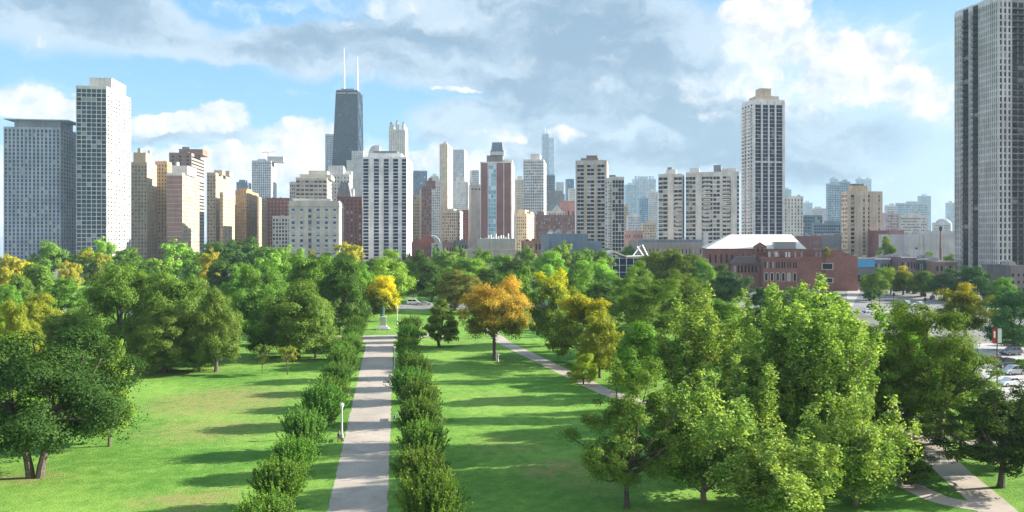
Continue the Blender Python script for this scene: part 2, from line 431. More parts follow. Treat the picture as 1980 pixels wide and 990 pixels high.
    def clutter(s, seed, n=5, hmax=2.4):
        r = random.Random(seed); m = GREYMETAL
        for i in range(n):
            a = r.uniform(.08, .8)*s.w; b = r.uniform(.1, .7)*s.dep; w_ = r.uniform(1.2, 3.5); h = r.uniform(.8, hmax)
            mb = MB().box(0, w_, 0, r.uniform(1.2, 3), 0, h); mb.box(.2, w_-.2, .2, 1, h, h+.25); mb.cyl(w_*.5, .6, .35, h+.25, h+.5)
            mb.build('roof_unit', [m], s.root, (a, b, s.h+.003))
    def done(s, wname='wall'):
        s.mb.build(wname, s.mats, s.root)
        if s.rest.v:
            o = s.rest.build('window', [s.restm], s.root); o['kind'] = 'stuff'
        return s

GL_BLUE = glass((.02, .075, .15), (.07, .18, .32), nb=.06)
GL_DARK = glass((.008, .012, .02), (.035, .048, .065), nb=.15)
GL_TEAL = glass((.012, .045, .07), (.04, .10, .15), (.3, .36, .38), nb=.06, rough=.08)
GL_NAVY = glass((.008, .018, .045), (.022, .042, .09), (.2, .22, .26), nb=.06, rough=.08)
GL_WARM = glass((.02, .02, .022), (.1, .09, .08), (.42, .38, .32), nb=.25)
GL_PALE = glass((.1, .17, .23), (.2, .3, .38), (.5, .5, .5), nb=.1)
GL_SKY = glass((.10, .32, .46), (.26, .52, .64), (.6, .75, .8), nb=.12, rough=.08)
GREYMETAL = plain('grey_metal', (.35, .36, .37), .5, .3)
DARKMETAL = plain('dark_metal', (.03, .033, .036), .5)
WHITEPAINT = plain('white_paint', (.78, .78, .76), .5)
ROOFWHITE = wall((.84, .77, .65), .7, .1)
C_WHITE = wall((.58, .57, .54)); C_CREAM = wall((.50, .41, .29)); C_BUFF = wall((.47, .34, .21)); C_GREY = wall((.42, .44, .46))
C_BEIGE = wall((.54, .46, .37)); C_TAN = wall((.46, .31, .17)); C_BROWN = wall((.27, .18, .14)); C_PUR = wall((.25, .16, .15)); C_LGREY = wall((.56, .57, .57))
C_DGREY = wall((.2, .21, .22)); B_RED = brick((.30, .11, .085)); B_MAR = wall((.23, .125, .125)); B_DRED = brick((.2, .075, .065)); C_STONE = wall((.55, .52, .45)); C_PINK = wall((.48, .25, .22))
C_BLK = wall((.02, .035, .055), .5); C_BLUEG = wall((.16, .22, .28), .6)

# --- left group by the lake
b = Bld('apartment_tower', 'wide grey blue apartment slab at far left with overhanging flat roof', 'tower', 610, 8, 117, 147, 247, wall((.40, .44, .49)), pane=GL_BLUE)
b.facade('F', 14, 7.4, ww=.56, wh=.72, d=.75, spd=.15, ind=True); b.facade('R', 6, 7.4, ww=.5, wh=.6, d=.4); b.facade('L', 6, 7.4, ww=.5, wh=.6, d=.4)
def ov(mb, a, c, dm, zb, h):
    mb.box(a-5, c+8, dm-6, dm+b.dep*.75, h+.4, h+1.1)
    n = 22
    for i in range(n): x = a+(c-a)*i/n; mb.box(x, x+.25, dm-.3, dm-.02, zb, h)
    for k in range(4): z = zb+(h-zb)*(k+.5)/4; mb.box(a, c, dm-.25, dm-.03, z, z+.25)
b.pent(28, 117, 236, m=wall((.42, .47, .53)), d0=.1, d1=.9, extra=ov); b.clutter(1, 4); b.done()
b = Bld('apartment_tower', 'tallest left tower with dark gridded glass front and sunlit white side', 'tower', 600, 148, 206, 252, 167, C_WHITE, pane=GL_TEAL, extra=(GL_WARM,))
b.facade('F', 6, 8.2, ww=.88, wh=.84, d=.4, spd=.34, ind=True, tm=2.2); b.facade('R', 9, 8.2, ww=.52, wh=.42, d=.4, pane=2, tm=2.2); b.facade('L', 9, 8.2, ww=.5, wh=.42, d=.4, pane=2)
b.pent(172, 216, 152, d0=.25, d1=.85); b.clutter(2, 3); b.done()
b = Bld('apartment_building', 'buff masonry apartment block with stepped top right of the tallest left tower', 'building', 700, 254, 284, 307, 316, C_CREAM, pane=GL_WARM)
b.facade('F', 5, 7, ww=.4, wh=.5, d=.25); b.facade('R', 8, 7, ww=.36, wh=.5, d=.25); b.facade('L', 6, 7, ww=.36, wh=.5, d=.25)
b.pent(258, 282, 296, d0=.2, d1=.5); b.pent(266, 272, 288, d0=.22, d1=.35, name='roof_turret', up=9); b.pent(286, 290, 292, d0=.5, d1=.62, name='chimney'); b.pent(276, 284, 302, d0=.55, d1=.9); b.parapet(1.2); b.done()
b = Bld('apartment_building', 'narrow brown brick block wedged between two buff apartment buildings', 'building', 730, 300, 323, 332, 314, C_BUFF, pane=GL_DARK, extra=(C_BROWN,))
b.facade('F', 4, 7, ww=.4, wh=.5, d=.25); b.facade('R', 4, 7, ww=.36, wh=.5, d=.25); b.parapet(1); b.clutter(4, 2); b.done()
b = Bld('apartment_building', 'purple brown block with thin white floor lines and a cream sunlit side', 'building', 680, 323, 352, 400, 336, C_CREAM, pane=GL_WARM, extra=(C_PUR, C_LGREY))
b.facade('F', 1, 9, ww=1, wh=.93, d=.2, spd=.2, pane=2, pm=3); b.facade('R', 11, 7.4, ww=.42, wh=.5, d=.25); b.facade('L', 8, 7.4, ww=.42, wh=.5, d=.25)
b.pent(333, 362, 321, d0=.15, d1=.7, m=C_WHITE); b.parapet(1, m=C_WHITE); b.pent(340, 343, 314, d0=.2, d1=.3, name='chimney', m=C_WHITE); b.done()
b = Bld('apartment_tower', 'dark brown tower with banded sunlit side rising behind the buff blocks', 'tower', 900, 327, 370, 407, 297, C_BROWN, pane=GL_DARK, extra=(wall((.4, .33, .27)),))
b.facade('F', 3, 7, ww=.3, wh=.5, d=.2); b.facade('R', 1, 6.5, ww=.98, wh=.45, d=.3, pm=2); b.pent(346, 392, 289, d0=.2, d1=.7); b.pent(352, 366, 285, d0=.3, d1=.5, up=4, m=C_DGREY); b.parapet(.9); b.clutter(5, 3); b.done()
b = Bld('apartment_building', 'tan apartment block with brown shaded front right of the banded tower', 'building', 800, 400, 417, 455, 336, C_CREAM, pane=GL_WARM)
b.facade('F', 3, 6.5, ww=.42, wh=.5, d=.25); b.facade('R', 9, 6.5, ww=.36, wh=.48, d=.25); b.parapet(1.3); b.pent(414, 430, 330, d0=.2, d1=.4); b.pent(436, 444, 331, d0=.55, d1=.8); b.clutter(6, 3); b.done()
b = Bld('apartment_building', 'low cream apartment wing below the tan block with brown front', 'building', 770, 425, 431, 470, 373, C_CREAM, pane=GL_WARM)
b.facade('F', 2, 6.8, ww=.4, wh=.5, d=.2); b.facade('R', 9, 6.8, ww=.38, wh=.5, d=.25); b.parapet(.8); b.done()
b = Bld('apartment_building', 'orange tan apartment block left of the red brick one', 'building', 850, 455, 476, 500, 369, C_TAN, pane=GL_WARM)
b.facade('F', 6, 6.5, ww=.3, wh=.45, d=.2); b.facade('R', 6, 6.5, ww=.4, wh=.5, d=.2); b.pent(462, 478, 365, d0=.2, d1=.6); b.parapet(.8); b.clutter(9, 3); b.done()
b = Bld('apartment_building', 'slim ochre block touching the red brick apartment block', 'building', 830, 497, 500, 516, 382, C_CREAM, pane=GL_WARM)
b.facade('R', 4, 6.5, ww=.38, wh=.5, d=.2); b.parapet(.9); b.done()
b = Bld('brick_building', 'plain red brick apartment block with small white windows left of the white hotel', 'building', 900, 513, 560, 575, 384, B_RED, pane=glass((.35, .33, .3), (.5, .48, .45), nb=.3))
b.facade('F', 7, 7, ww=.32, wh=.4, d=.15); b.facade('R', 4, 7, ww=.3, wh=.4, d=.15); b.parapet(.8); b.clutter(11, 3); b.done()
b = Bld('apartment_building', 'small brown apartment block with white balcony grid beside the white hotel', 'building', 700, 527, 562, 570, 419, C_BROWN, pane=GL_DARK, extra=(C_WHITE,))
b.facade('F', 6, 7.5, ww=.62, wh=.62, d=.5, pm=2); b.parapet(.7, m=C_WHITE); b.clutter(12, 2); b.done()
b = Bld('hotel_building', 'pale classical hotel with rows of bay windows and cornice left of the striped tower', 'building', 640, 559, 655, 684, 392, C_STONE, pane=GL_BLUE, extra=(GL_WARM,))
b.facade('F', 6, 12.2, ww=.36, wh=.55, d=.35, ind=True, tm=4); b.facade('R', 6, 12.2, ww=.34, wh=.5, d=.35, pane=2, tm=4); b.facade('L', 5, 12.2, ww=.34, wh=.5, d=.35, pane=2, tm=4)
mb = MB(); mb.box(-.9, b.w+.9, -.9, b.dep+.9, b.h-3.2, b.h-2.4); mb.box(-.5, b.w+.5, -.5, b.dep+.5, b.h-1.0, b.h-.4); mb.build('cornice', [C_STONE], b.root)
for ci in (0, 1, 2, 3, 4, 5):   # window balconies
    b.balconies('F', (ci+.3)*b.w/6, (ci+.7)*b.w/6, 3.5, b.h-4, 12, deep=.75, mat=DARKMETAL if ci == 2 else C_LGREY, solid=ci != 2, rail=.9, name='balconette')
b.parapet(1.6); b.pent(566, 640, 385, d0=.3, d1=.8, m=C_LGREY); b.clutter(13, 5); b.done()
b = Bld('apartment_building', 'stepped white terrace apartment block behind the classical hotel', 'building', 860, 572, 632, 650, 345, C_STONE, pane=GL_WARM)
b.facade('F', 7, 8, ww=.78, wh=.5, d=.5); b.facade('R', 4, 8, ww=.6, wh=.5, d=.5); b.pent(597, 633, 331, d0=.15, d1=.7); b.pent(580, 640, 338, d0=.08, d1=.9, name='terrace'); b.parapet(.8); b.done()
b = Bld('apartment_building', 'small grey block left of the stepped white terrace building', 'building', 900, 560, 575, 580, 353, C_LGREY, pane=GL_DARK)
b.facade('F', 4, 7, ww=.5, wh=.5, d=.2); b.parapet(.8); b.clutter(15, 2); b.done()
b = Bld('office_building', 'white stepped block directly below the tapered black skyscraper', 'building', 960, 633, 676, 698, 338, C_WHITE, pane=GL_WARM)
b.facade('F', 7, 7, ww=.4, wh=.5, d=.2); b.facade('R', 5, 7, ww=.4, wh=.5, d=.2); b.pent(634, 664, 321, d0=.1, d1=.7, m=C_LGREY); b.pent(668, 680, 331, d0=.4, d1=.8); b.parapet(.8); b.clutter(16, 4); b.done()
b = Bld('brick_building', 'dark red brick building with grey pitched roof behind the classical hotel', 'building', 780, 652, 700, 712, 382, B_DRED, pane=GL_DARK)
b.facade('F', 6, 7.5, ww=.35, wh=.5, d=.15); b.parapet(.9, m=B_DRED)
mb = MB().extr_y([(-1, b.h+.01), (b.w*.55, b.h+.01), (b.w*.42, zz(352, 780)), (b.w*.12, zz(352, 780))], 3, b.dep-3); mb.build('roof', [C_DGREY], b.root)
b.pent(668, 684, 366, d0=.6, d1=.8, m=C_LGREY); b.done()
b = Bld('apartment_tower', 'white tower with a crane on its roof standing alone above the red brick block', 'tower', 1300, 487, 524, 559, 312, C_WHITE, pane=GL_BLUE, extra=(C_LGREY,))
b.facade('F', 9, 4.6, ww=.55, wh=.55, d=.3); b.facade('R', 8, 4.6, ww=.5, wh=.5, d=.3); b.pent(517, 548, 303, d0=.1, d1=.6); b.pent(498, 512, 308, d0=.3, d1=.7); b.parapet(1.2)
mb = MB(); hz_ = b.h+7; mb.tube([(b.w*.8, 8, hz_-2), (b.w*.8, 8, hz_+9)], [.35, .35], 4); mb.tube([(b.w*.8-10, 8, hz_+8), (b.w*.8+12, 8, hz_+10)], [.3, .3], 4); mb.tube([(b.w*.8, 8, hz_+12), (b.w*.8-8, 8, hz_+8.5)], [.15, .15], 4); mb.build('roof_crane', [C_BROWN], b.root); b.done()
b = Bld('office_tower', 'short bluish glass block left of the white tower with the crane', 'tower', 1500, 457, 478, 486, 352, C_BLUEG, pane=GL_PALE)
b.facade('F', 7, 4.5, ww=.7, wh=.6, d=.2); b.pent(462, 474, 348, d0=.2, d1=.7); b.done()

# --- tapered black skyscraper with two masts
D = 1550; cx, cy = at(690.6, D)
root = empty('skyscraper', (cx, cy, 0), R(-8), 'tapered black skyscraper with cross braced faces and two white antenna masts', 'skyscraper')
hh = zz(174, D); wb = 54.5; wt = 42.5; db = 62; dt = 48
xL0, xL1 = -wb, -wb+(wb-wt)*.62+0; 
bot = [(-wb-2.5, -2), (3.0, -2), (3.0, db), (-wb-2.5, db)]
top = [(-wt-.2, 5), (0, 5), (0, 5+dt), (-wt-.2, 5+dt)]
def lerp(p, q, t): return (p[0]+(q[0]-p[0])*t, p[1]+(q[1]-p[1])*t)
mb = MB()
for i in range(4):
    j = (i+1) % 4; mb.quad((*bot[i], 0), (*bot[j], 0), (*top[j], hh), (*top[i], hh))
mb.face([(*p, hh) for p in top])
mb.build('wall', [C_BLK], root)
gm = MB(); fr = MB(); nfl = 98
def onf(i, s_, t, n):
    j = (i+1) % 4; a, c_ = lerp(bot[i], top[i], t), lerp(bot[j], top[j], t); p = lerp(a, c_, s_)
    nn = [(0, -1), (1, 0)][i]; return (p[0]+nn[0]*n, p[1]+nn[1]*n, hh*t)
for fi, ncol in ((0, 18), (1, 12)):
    for f_ in range(nfl):
        if f_ in (46, 47, 93, 94): continue
        t0, t1 = (f_+.3)/nfl, (f_+.92)/nfl
        for k in range(ncol): gm.quad(onf(fi, (k+.1)/ncol, t0, .1), onf(fi, (k+.9)/ncol, t0, .1), onf(fi, (k+.9)/ncol, t1, .1), onf(fi, (k+.1)/ncol, t1, .1))
    for k in range(6):
        t0, t1 = k/5.6, min(1, (k+1)/5.6)
        for (a, c_) in ((0, 1), (1, 0)):
            q = a+(c_-a)*(t1-t0)*5.6
            fr.tube([onf(fi, a, t0, .35), onf(fi, q, t1, .35)], [.8, .8], 4)
        fr.tube([onf(fi, 0, t0, .35), onf(fi, 1, t0, .35)], [.6, .6], 4)
    for sx in (0, 1): fr.tube([onf(fi, sx, 0, .3), onf(fi, sx, 1, .3)], [.9, .9], 4)
o = gm.build('window', [glass((.01, .035, .07), (.03, .075, .13), (.2, .22, .24), nb=.02)], root); o['kind'] = 'stuff'
fr.build('brace_frame', [plain('black_steel', (.014, .024, .038), .5)], root)
mb = MB(); mb.box(-wt+1, -1, 6, dt+3, hh, hh+1.5); mb.box(-wt+8, -8, 12, dt-4, hh+1.5, hh+5); mb.build('penthouse', [C_DGREY], root)
mb = MB().box(-wt-.4, .2, 4.7, 4.9, hh-6, hh-4.5); mb.build('light_band', [C_LGREY], root)
for (xp, yt_) in ((662, 87), (687.5, 103)):
    a = (xp-690.6)*D/F*1.03; zt_ = zz(yt_, D); mm = MB(); h0 = hh+2
    mm.cyl(a, 22, 2.2, h0, h0+12, n=8, r1=1.6); mm.cyl(a, 22, 1.5, h0+12, h0+(zt_-h0)*.55, n=8, r1=1.2); mm.cyl(a, 22, .9, h0+(zt_-h0)*.55, zt_, n=6, r1=.35)
    for q in range(5): zq = h0+12+q*7; mm.cyl(a, 22, 1.9, zq, zq+.8, n=8)
    mm.build('antenna_mast', [WHITEPAINT], root)

b = Bld('office_tower', 'slim blue gridded tower tucked behind the left edge of the tapered skyscraper', 'tower', 1700, 629, 646, 655, 261, C_LGREY, pane=GL_BLUE)
b.facade('F', 6, 4, ww=.6, wh=.6, d=.3); b.parapet(2); b.done()
b = Bld('office_building', 'white stepped office block at the right foot of the tapered skyscraper', 'building', 1400, 680, 702, 714, 293, C_WHITE, pane=GL_PALE)
b.facade('F', 6, 4.5, ww=.4, wh=.5, d=.2); b.facade('R', 4, 4.5, ww=.4, wh=.5, d=.2); b.parapet(1)
mb = MB().box(-9, b.w+1.5, -2, b.dep, 0, zz(310, 1400)); mb.box(-16, b.w, -5, b.dep*.8, 0, zz(330, 1400)); mb.build('wing', [C_WHITE], b.root); b.done()
b = Bld('office_tower', 'grey tower with a curved sloping top between the skyscraper and lantern tower', 'tower', 1350, 712, 734, 745, 303, C_LGREY, pane=GL_PALE)
b.facade('F', 5, 4.5, ww=.5, wh=.5, d=.2)
prof = [(0, b.h)]+[(b.w*.55*(1-math.cos(t)), b.h+(zz(281, 1350)-b.h)*math.sin(t)) for t in (.25, .5, .75, 1.0, 1.25, 1.57)]+[(b.w, zz(281, 1350)), (b.w, b.h)]
MB().extr_y(prof, .5, b.dep-.5).build('roof', [C_LGREY], b.root); b.done()
b = Bld('office_tower', 'pale stone tower crowned with four pointed lanterns', 'tower', 1500, 752, 783, 795, 252, C_STONE, pane=GL_PALE, yaw=-6)
b.facade('F', 9, 3.9, ww=.42, wh=.7, d=.6, spd=.2); b.facade('R', 5, 3.9, ww=.4, wh=.7, d=.6, spd=.2); b.parapet(1.5)
lm = MB(); lm.cyl(0, 0, 3.4, 0, 9, n=8); lm.cyl(0, 0, 3.9, 9, 10, n=8); lm.cyl(0, 0, 3.2, 10, 13, n=8, r1=2.6); lm.cyl(0, 0, 2.8, 13, 19, n=8, r1=.15, m=1)
lmesh = lm.mesh('lantern', [C_STONE, C_DGREY])
for (fx, fy) in ((.11, .14), (.89, .14), (.11, .86), (.89, .86), (.5, .14)):
    link('lantern', lmesh, b.root, (fx*b.w, fy*b.dep, b.h+(3 if fx == .5 else 0)))
b.done()

b = Bld('apartment_tower', 'white tower with five vertical strips of dark blue windows in the middle distance', 'tower', 680, 701, 786, 797, 303, wall((.74, .74, .75)), pane=GL_NAVY, yaw=-6)
pr = [(702, 713), (723, 733), (742, 752), (760, 770), (777, 786)]
for i, (xa, xb) in enumerate(pr):
    b.facade('F', 1, 6.6, ww=.94, wh=.8, d=.12, spd=.1, a0=b.s_on('F', xa), a1=b.s_on('F', xb), ind=True, tm=1.8)
edges = [701.2]+[q for p in pr for q in p]+[786]
for i in range(2, len(edges)-1, 2):
    b.fbox(b.mb, 'F', b.s_on('F', edges[i+0])+.05, b.s_on('F', edges[i+1])-.05, -.1, .8, 0, b.h+.2)
    b.fbox(b.mb, 'F', b.s_on('F', (edges[i]+edges[i+1])/2)-.1, b.s_on('F', (edges[i]+edges[i+1])/2)+.1, .7, 1.0, 0, b.h+.25)
b.facade('R', 3, 6.6, ww=.5, wh=.55, d=.2); b.balconies('R', b.dep*.35, b.dep*.65, 4, b.h-3, 38, 1.4)
b.pent(714, 776, 297, d0=.1, d1=.8, m=C_LGREY); b.pent(722, 768, 293, d0=.2, d1=.7, up=3, m=C_DGREY); b.clutter(20, 6); b.done()

# --- centre
b = Bld('office_tower', 'flat topped blue glass tower right of the striped white tower', 'tower', 1600, 800, 826, 830, 331, C_BLUEG, pane=GL_BLUE)
b.facade('F', 8, 4, ww=.8, wh=.7, d=.15); b.parapet(1); b.done()
b = Bld('hotel_tower', 'white tower with a flared crown behind the brown stepped apartment block', 'tower', 1200, 829, 852, 857, 358, C_WHITE, pane=GL_WARM)
b.facade('F', 6, 5, ww=.4, wh=.5, d=.2)
mb = MB().extr_y([(0, b.h+.01), (b.w, b.h+.01), (b.w*.8, zz(340, 1200)), (b.w*.2, zz(340, 1200))], .5, b.dep-.5); mb.box(b.w*.35, b.w*.65, 3, 9, zz(340, 1200), zz(337, 1200)+1); mb.build('roof', [C_WHITE], b.root); b.done()
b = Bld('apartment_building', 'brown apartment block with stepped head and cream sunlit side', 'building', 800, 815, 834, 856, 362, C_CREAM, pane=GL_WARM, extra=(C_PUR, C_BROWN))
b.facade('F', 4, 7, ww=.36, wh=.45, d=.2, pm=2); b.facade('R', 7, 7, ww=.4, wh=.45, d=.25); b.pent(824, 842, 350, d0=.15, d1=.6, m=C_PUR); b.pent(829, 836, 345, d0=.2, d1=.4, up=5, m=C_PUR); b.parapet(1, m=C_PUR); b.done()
b = Bld('apartment_building', 'cream slab with regular windows between the striped tower and brown block', 'building', 900, 797, 822, 826, 378, C_CREAM, pane=GL_WARM)
b.facade('F', 9, 6, ww=.5, wh=.5, d=.25); b.parapet(.8); b.done()
b = Bld('office_tower', 'slender grey stone tower with a dark pyramid roof', 'tower', 1600, 850, 865, 875, 280, C_CREAM, pane=GL_PALE, yaw=-12)
b.facade('F', 5, 3.6, ww=.4, wh=.6, d=.4, spd=.2); b.facade('R', 5, 3.6, ww=.35, wh=.6, d=.4, spd=.2)
mb = MB().prism([(2, 2), (b.w-2, 2), (b.w-2, b.dep-2), (2, b.dep-2)], b.h+.01, zz(269, 1600)+1, taper=.08); mb.build('roof', [C_DGREY], b.root); b.parapet(2); b.done()
b = Bld('office_tower', 'plain pale blue slab tower right of the pyramid roofed tower', 'tower', 1900, 876, 898, 904, 289, C_LGREY, pane=GL_PALE, yaw=-12)
b.facade('F', 12, 3, ww=.5, wh=.8, d=.3, spd=.1); b.done()
b = Bld('hotel_building', 'white stepped hotel below the pale blue slab tower', 'building', 1500, 877, 902, 910, 352, C_WHITE, pane=GL_PALE, yaw=-10)
b.facade('F', 9, 4, ww=.4, wh=.5, d=.2); b.facade('R', 4, 4, ww=.4, wh=.5, d=.2); b.pent(882, 897, 343, d0=.2, d1=.7); b.pent(887, 892, 336, d0=.3, d1=.5, up=8); b.parapet(1.5); b.done()
b = Bld('office_building', 'narrow white gridded tower peeking over the blank white block', 'building', 1500, 912, 926, 930, 330, C_WHITE, pane=GL_BLUE)
b.facade('F', 6, 4, ww=.55, wh=.55, d=.2); b.parapet(1); b.done()
b = Bld('apartment_building', 'blank white windowless block left of the maroon tower', 'building', 850, 910, 930, 935, 358, C_WHITE, pane=GL_DARK)
b.facade('F', 3, nr=1, ww=.5, wh=.5, d=.12, z0=b.h-6, z1=b.h-3); b.parapet(.8); b.done()
b = Bld('apartment_building', 'low brown and white panelled apartment block below the pyramid roofed tower', 'building', 850, 855, 884, 899, 408, C_WHITE, pane=glass((.1, .05, .045), (.2, .12, .1), (.6, .55, .5), nb=.25), yaw=-12)
b.facade('F', 8, 6, ww=.55, wh=.6, d=.4); b.facade('R', 5, 6, ww=.5, wh=.6, d=.4); b.pent(857, 876, 404, d0=.2, d1=.6, m=C_LGREY); b.parapet(.8); b.clutter(31, 3); b.done()
b = Bld('brick_building', 'narrow dark red block left of the blank white building', 'building', 900, 896, 910, 914, 407, B_DRED, pane=GL_DARK)
b.facade('F', 3, 6, ww=.3, wh=.4, d=.15); b.parapet(.8); b.done()
b = Bld('hospital_tower', 'maroon tower with a vertical blue glass strip and dark mansard tank on top', 'tower', 770, 929, 989, 999, 315, B_MAR, pane=GL_SKY, yaw=-11, extra=(C_WHITE,))
for (xa, xb) in ((928.9, 930.2), (943, 944.4), (959, 960.2), (973.4, 975), (987.6, 989.2)):
    b.fbox(b.mb, 'F', b.s_on('F', xa), b.s_on('F', xb), -.1, .5, 0, b.h+.1, 2)
b.facade('F', 3, 8, ww=.9, wh=.82, d=.15, a0=b.s_on('F', 944.6), a1=b.s_on('F', 958.8), ind=True, pm=2, tm=2)
b.fbox(b.mb, 'R', .05, b.dep-.05, 0, .4, 0, b.h-.1, 2)
mb = MB().box(-.4, b.w+.6, -.6, b.dep+.4, b.h+.01, b.h+1.2); mb.build('parapet', [C_WHITE], b.root)
b.pent(941, 972, 301, d0=.15, d1=.6, m=C_DGREY, up=1.2); b.pent(970, 990, 309, d0=.2, d1=.7, m=C_LGREY, up=1.2)
z0 = zz(300, 780); z1 = zz(293, 780); z2 = zz(276, 780); a = b.s_on('F', 949); c_ = b.s_on('F', 972)
mb = MB().box(a-1, c_+1, 4.5, 15, z0, z1, 1); mb.prism([(a, 4.6), (c_, 4.6), (c_, 14.5), (a, 14.5)], z1, z2, taper=.82); mb.box(a-.6, c_+.6, 4.2, 14.8, z1-.5, z1+.4); mb.build('roof_tank', [C_BLUEG, C_LGREY], b.root); b.done()
b = Bld('hospital_building', 'wide low beige podium with white vent stacks in front of the maroon tower', 'building', 560, 922, 996, 1014, 463, wall((.4, .42, .38)), pane=GL_DARK, yaw=-9, extra=(C_BEIGE,))
b.fbox(b.mb, 'F', -14, b.w+1, .5, 6, 0, zz(482, 550), 2); b.fbox(b.mb, 'F', b.w*.62, b.w*.635, 0, .15, 0, b.h, 2)
b.fbox(b.mb, 'R', .05, b.dep-.05, 0, .3, 0, b.h-.3, 2)
b.facade('F', 10, nr=1, ww=.7, wh=.8, d=.1, z0=zz(494, 550), z1=zz(486, 550), a0=-12, a1=b.w)
mb = MB(); rr = random.Random(3)
for i in range(9): mb.cyl(b.w*(.3+i*.065), 6+rr.random()*4, .45, b.h, b.h+1.5+rr.random()*3.2, n=8)
mb.box(b.w*.2, b.w*.85, 8, 16, b.h+.002, b.h+1); mb.build('vent_stack', [WHITEPAINT], b.root); b.parapet(.5); b.done()
b = Bld('hotel_building', 'pale old hotel with small windows between the maroon tower and white grid tower', 'building', 1300, 998, 1012, 1016, 347, C_STONE, pane=GL_WARM)
b.facade('F', 5, 4.6, ww=.4, wh=.5, d=.2); b.pent(1002, 1010, 341, d0=.2, d1=.6); b.done()
b = Bld('apartment_building', 'cream and brown apartment block with turrets right of the maroon tower', 'building', 820, 999, 1018, 1036, 415, C_CREAM, pane=GL_WARM, yaw=-18)
b.facade('F', 5, 6.5, ww=.5, wh=.5, d=.3); b.facade('R', 6, 6.5, ww=.4, wh=.5, d=.3); b.pent(1001, 1015, 406, d0=.1, d1=.5); b.pent(1020, 1026, 410, d0=.3, d1=.6, name='roof_turret'); b.parapet(1.4); b.clutter(35, 3); b.done()
b = Bld('apartment_tower', 'white tower with a uniform square window grid in front of the faded glass spire', 'tower', 1100, 1012, 1051, 1056, 309, C_WHITE, pane=GL_BLUE, yaw=-14)
b.facade('F', 11, 5.6, ww=.62, wh=.6, d=.4); b.facade('R', 6, 5.6, ww=.5, wh=.6, d=.4); b.pent(1026, 1044, 298, d0=.2, d1=.7); b.parapet(.8); b.done()
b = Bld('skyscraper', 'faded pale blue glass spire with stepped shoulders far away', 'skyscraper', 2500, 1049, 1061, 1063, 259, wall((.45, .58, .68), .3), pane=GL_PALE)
b.facade('F', 6, 2.4, ww=.7, wh=.6, d=.2)
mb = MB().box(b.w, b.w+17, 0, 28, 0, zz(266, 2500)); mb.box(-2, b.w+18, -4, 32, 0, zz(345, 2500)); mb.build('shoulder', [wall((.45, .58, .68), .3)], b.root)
mb = MB().cyl(b.w*.6, 14, 1.6, b.h, zz(242, 2500), r1=.4, n=6); mb.box(2, b.w-2, 3, 24, b.h, b.h+6); mb.build('mast', [WHITEPAINT], b.root); b.done()
b = Bld('office_tower', 'dark navy glass tower below the faded spire', 'tower', 1700, 1056, 1073, 1077, 339, C_BLUEG, pane=GL_NAVY)
b.facade('F', 7, 4, ww=.8, wh=.7, d=.2); b.parapet(1.5); b.done()
b = Bld('office_building', 'dark banded block with white window rows right of the white grid tower', 'building', 1200, 1053, 1092, 1097, 375, C_DGREY, pane=GL_PALE)
b.facade('F', 12, 7, ww=.8, wh=.42, d=.3); b.pent(1060, 1088, 369, d0=.1, d1=.8); b.done()
b = Bld('office_tower', 'faint pale tower just right of the navy glass tower', 'tower', 2300, 1077, 1090, 1093, 352, C_LGREY, pane=GL_PALE)
b.facade('F', 6, 3, ww=.6, wh=.6, d=.2); b.done()
b = Bld('office_tower', 'mid blue glass tower left of the beige three strip tower', 'tower', 1900, 1097, 1110, 1114, 346, C_BLUEG, pane=GL_BLUE)
b.facade('F', 6, 3.2, ww=.8, wh=.7, d=.2); b.done()
b = Bld('apartment_building', 'white block in front of the mid blue glass tower', 'building', 1500, 1101, 1112, 1115, 364, C_WHITE, pane=GL_WARM)
b.facade('F', 4, 4.5, ww=.4, wh=.5, d=.2); b.done()
b = Bld('brick_building', 'plain pink brick box left of the beige three strip tower', 'building', 1000, 1087, 1112, 1118, 389, C_PINK, pane=GL_DARK)
b.facade('F', 3, nr=2, ww=.3, wh=.3, d=.12); b.parapet(.7); b.done()
b = Bld('apartment_building', 'small white house with gabled dormer above the purple brown block', 'building', 950, 1060, 1092, 1096, 408, C_WHITE, pane=GL_DARK)
b.facade('F', 6, 7, ww=.4, wh=.4, d=.15); MB().extr_y([(b.w*.3, b.h), (b.w*.85, b.h), (b.w*.58, b.h+7)], 1, b.dep-1).build('roof', [C_STONE], b.root); b.done()
b = Bld('apartment_building', 'long purple brown mid rise with rows of small windows', 'building', 760, 1036, 1112, 1116, 418, wall((.28, .18, .17)), pane=glass((.12, .1, .1), (.3, .26, .25), nb=.3))
b.facade('F', 16, 7, ww=.5, wh=.5, d=.2, ind=True); b.parapet(1.1, m=C_BROWN); b.pent(1040, 1052, 411, d0=.3, d1=.6, m=C_BROWN); b.clutter(37, 6); b.done()
b = Bld('school_building', 'low blue clad rooftop building below the beige three strip tower', 'building', 500, 1060, 1137, 1140, 452, C_BLUEG, pane=GL_DARK, dep=24)
b.fbox(b.mb, 'F', 2, b.w+9, -14, .6, 0, zz(466, 500), 0); b.fbox(b.mb, 'F', -2, b.w+14, .6, 1.2, 0, zz(480, 495), 0)
b.facade('F', 16, nr=1, ww=.8, wh=.7, d=.1, z0=zz(480, 495)-7, z1=zz(480, 495)-3.5, a0=-2, a1=b.w+12); b.pent(1062, 1068, 450, d0=.1, d1=.3, name='roof_vent', m=WHITEPAINT); b.clutter(38, 6); b.done()
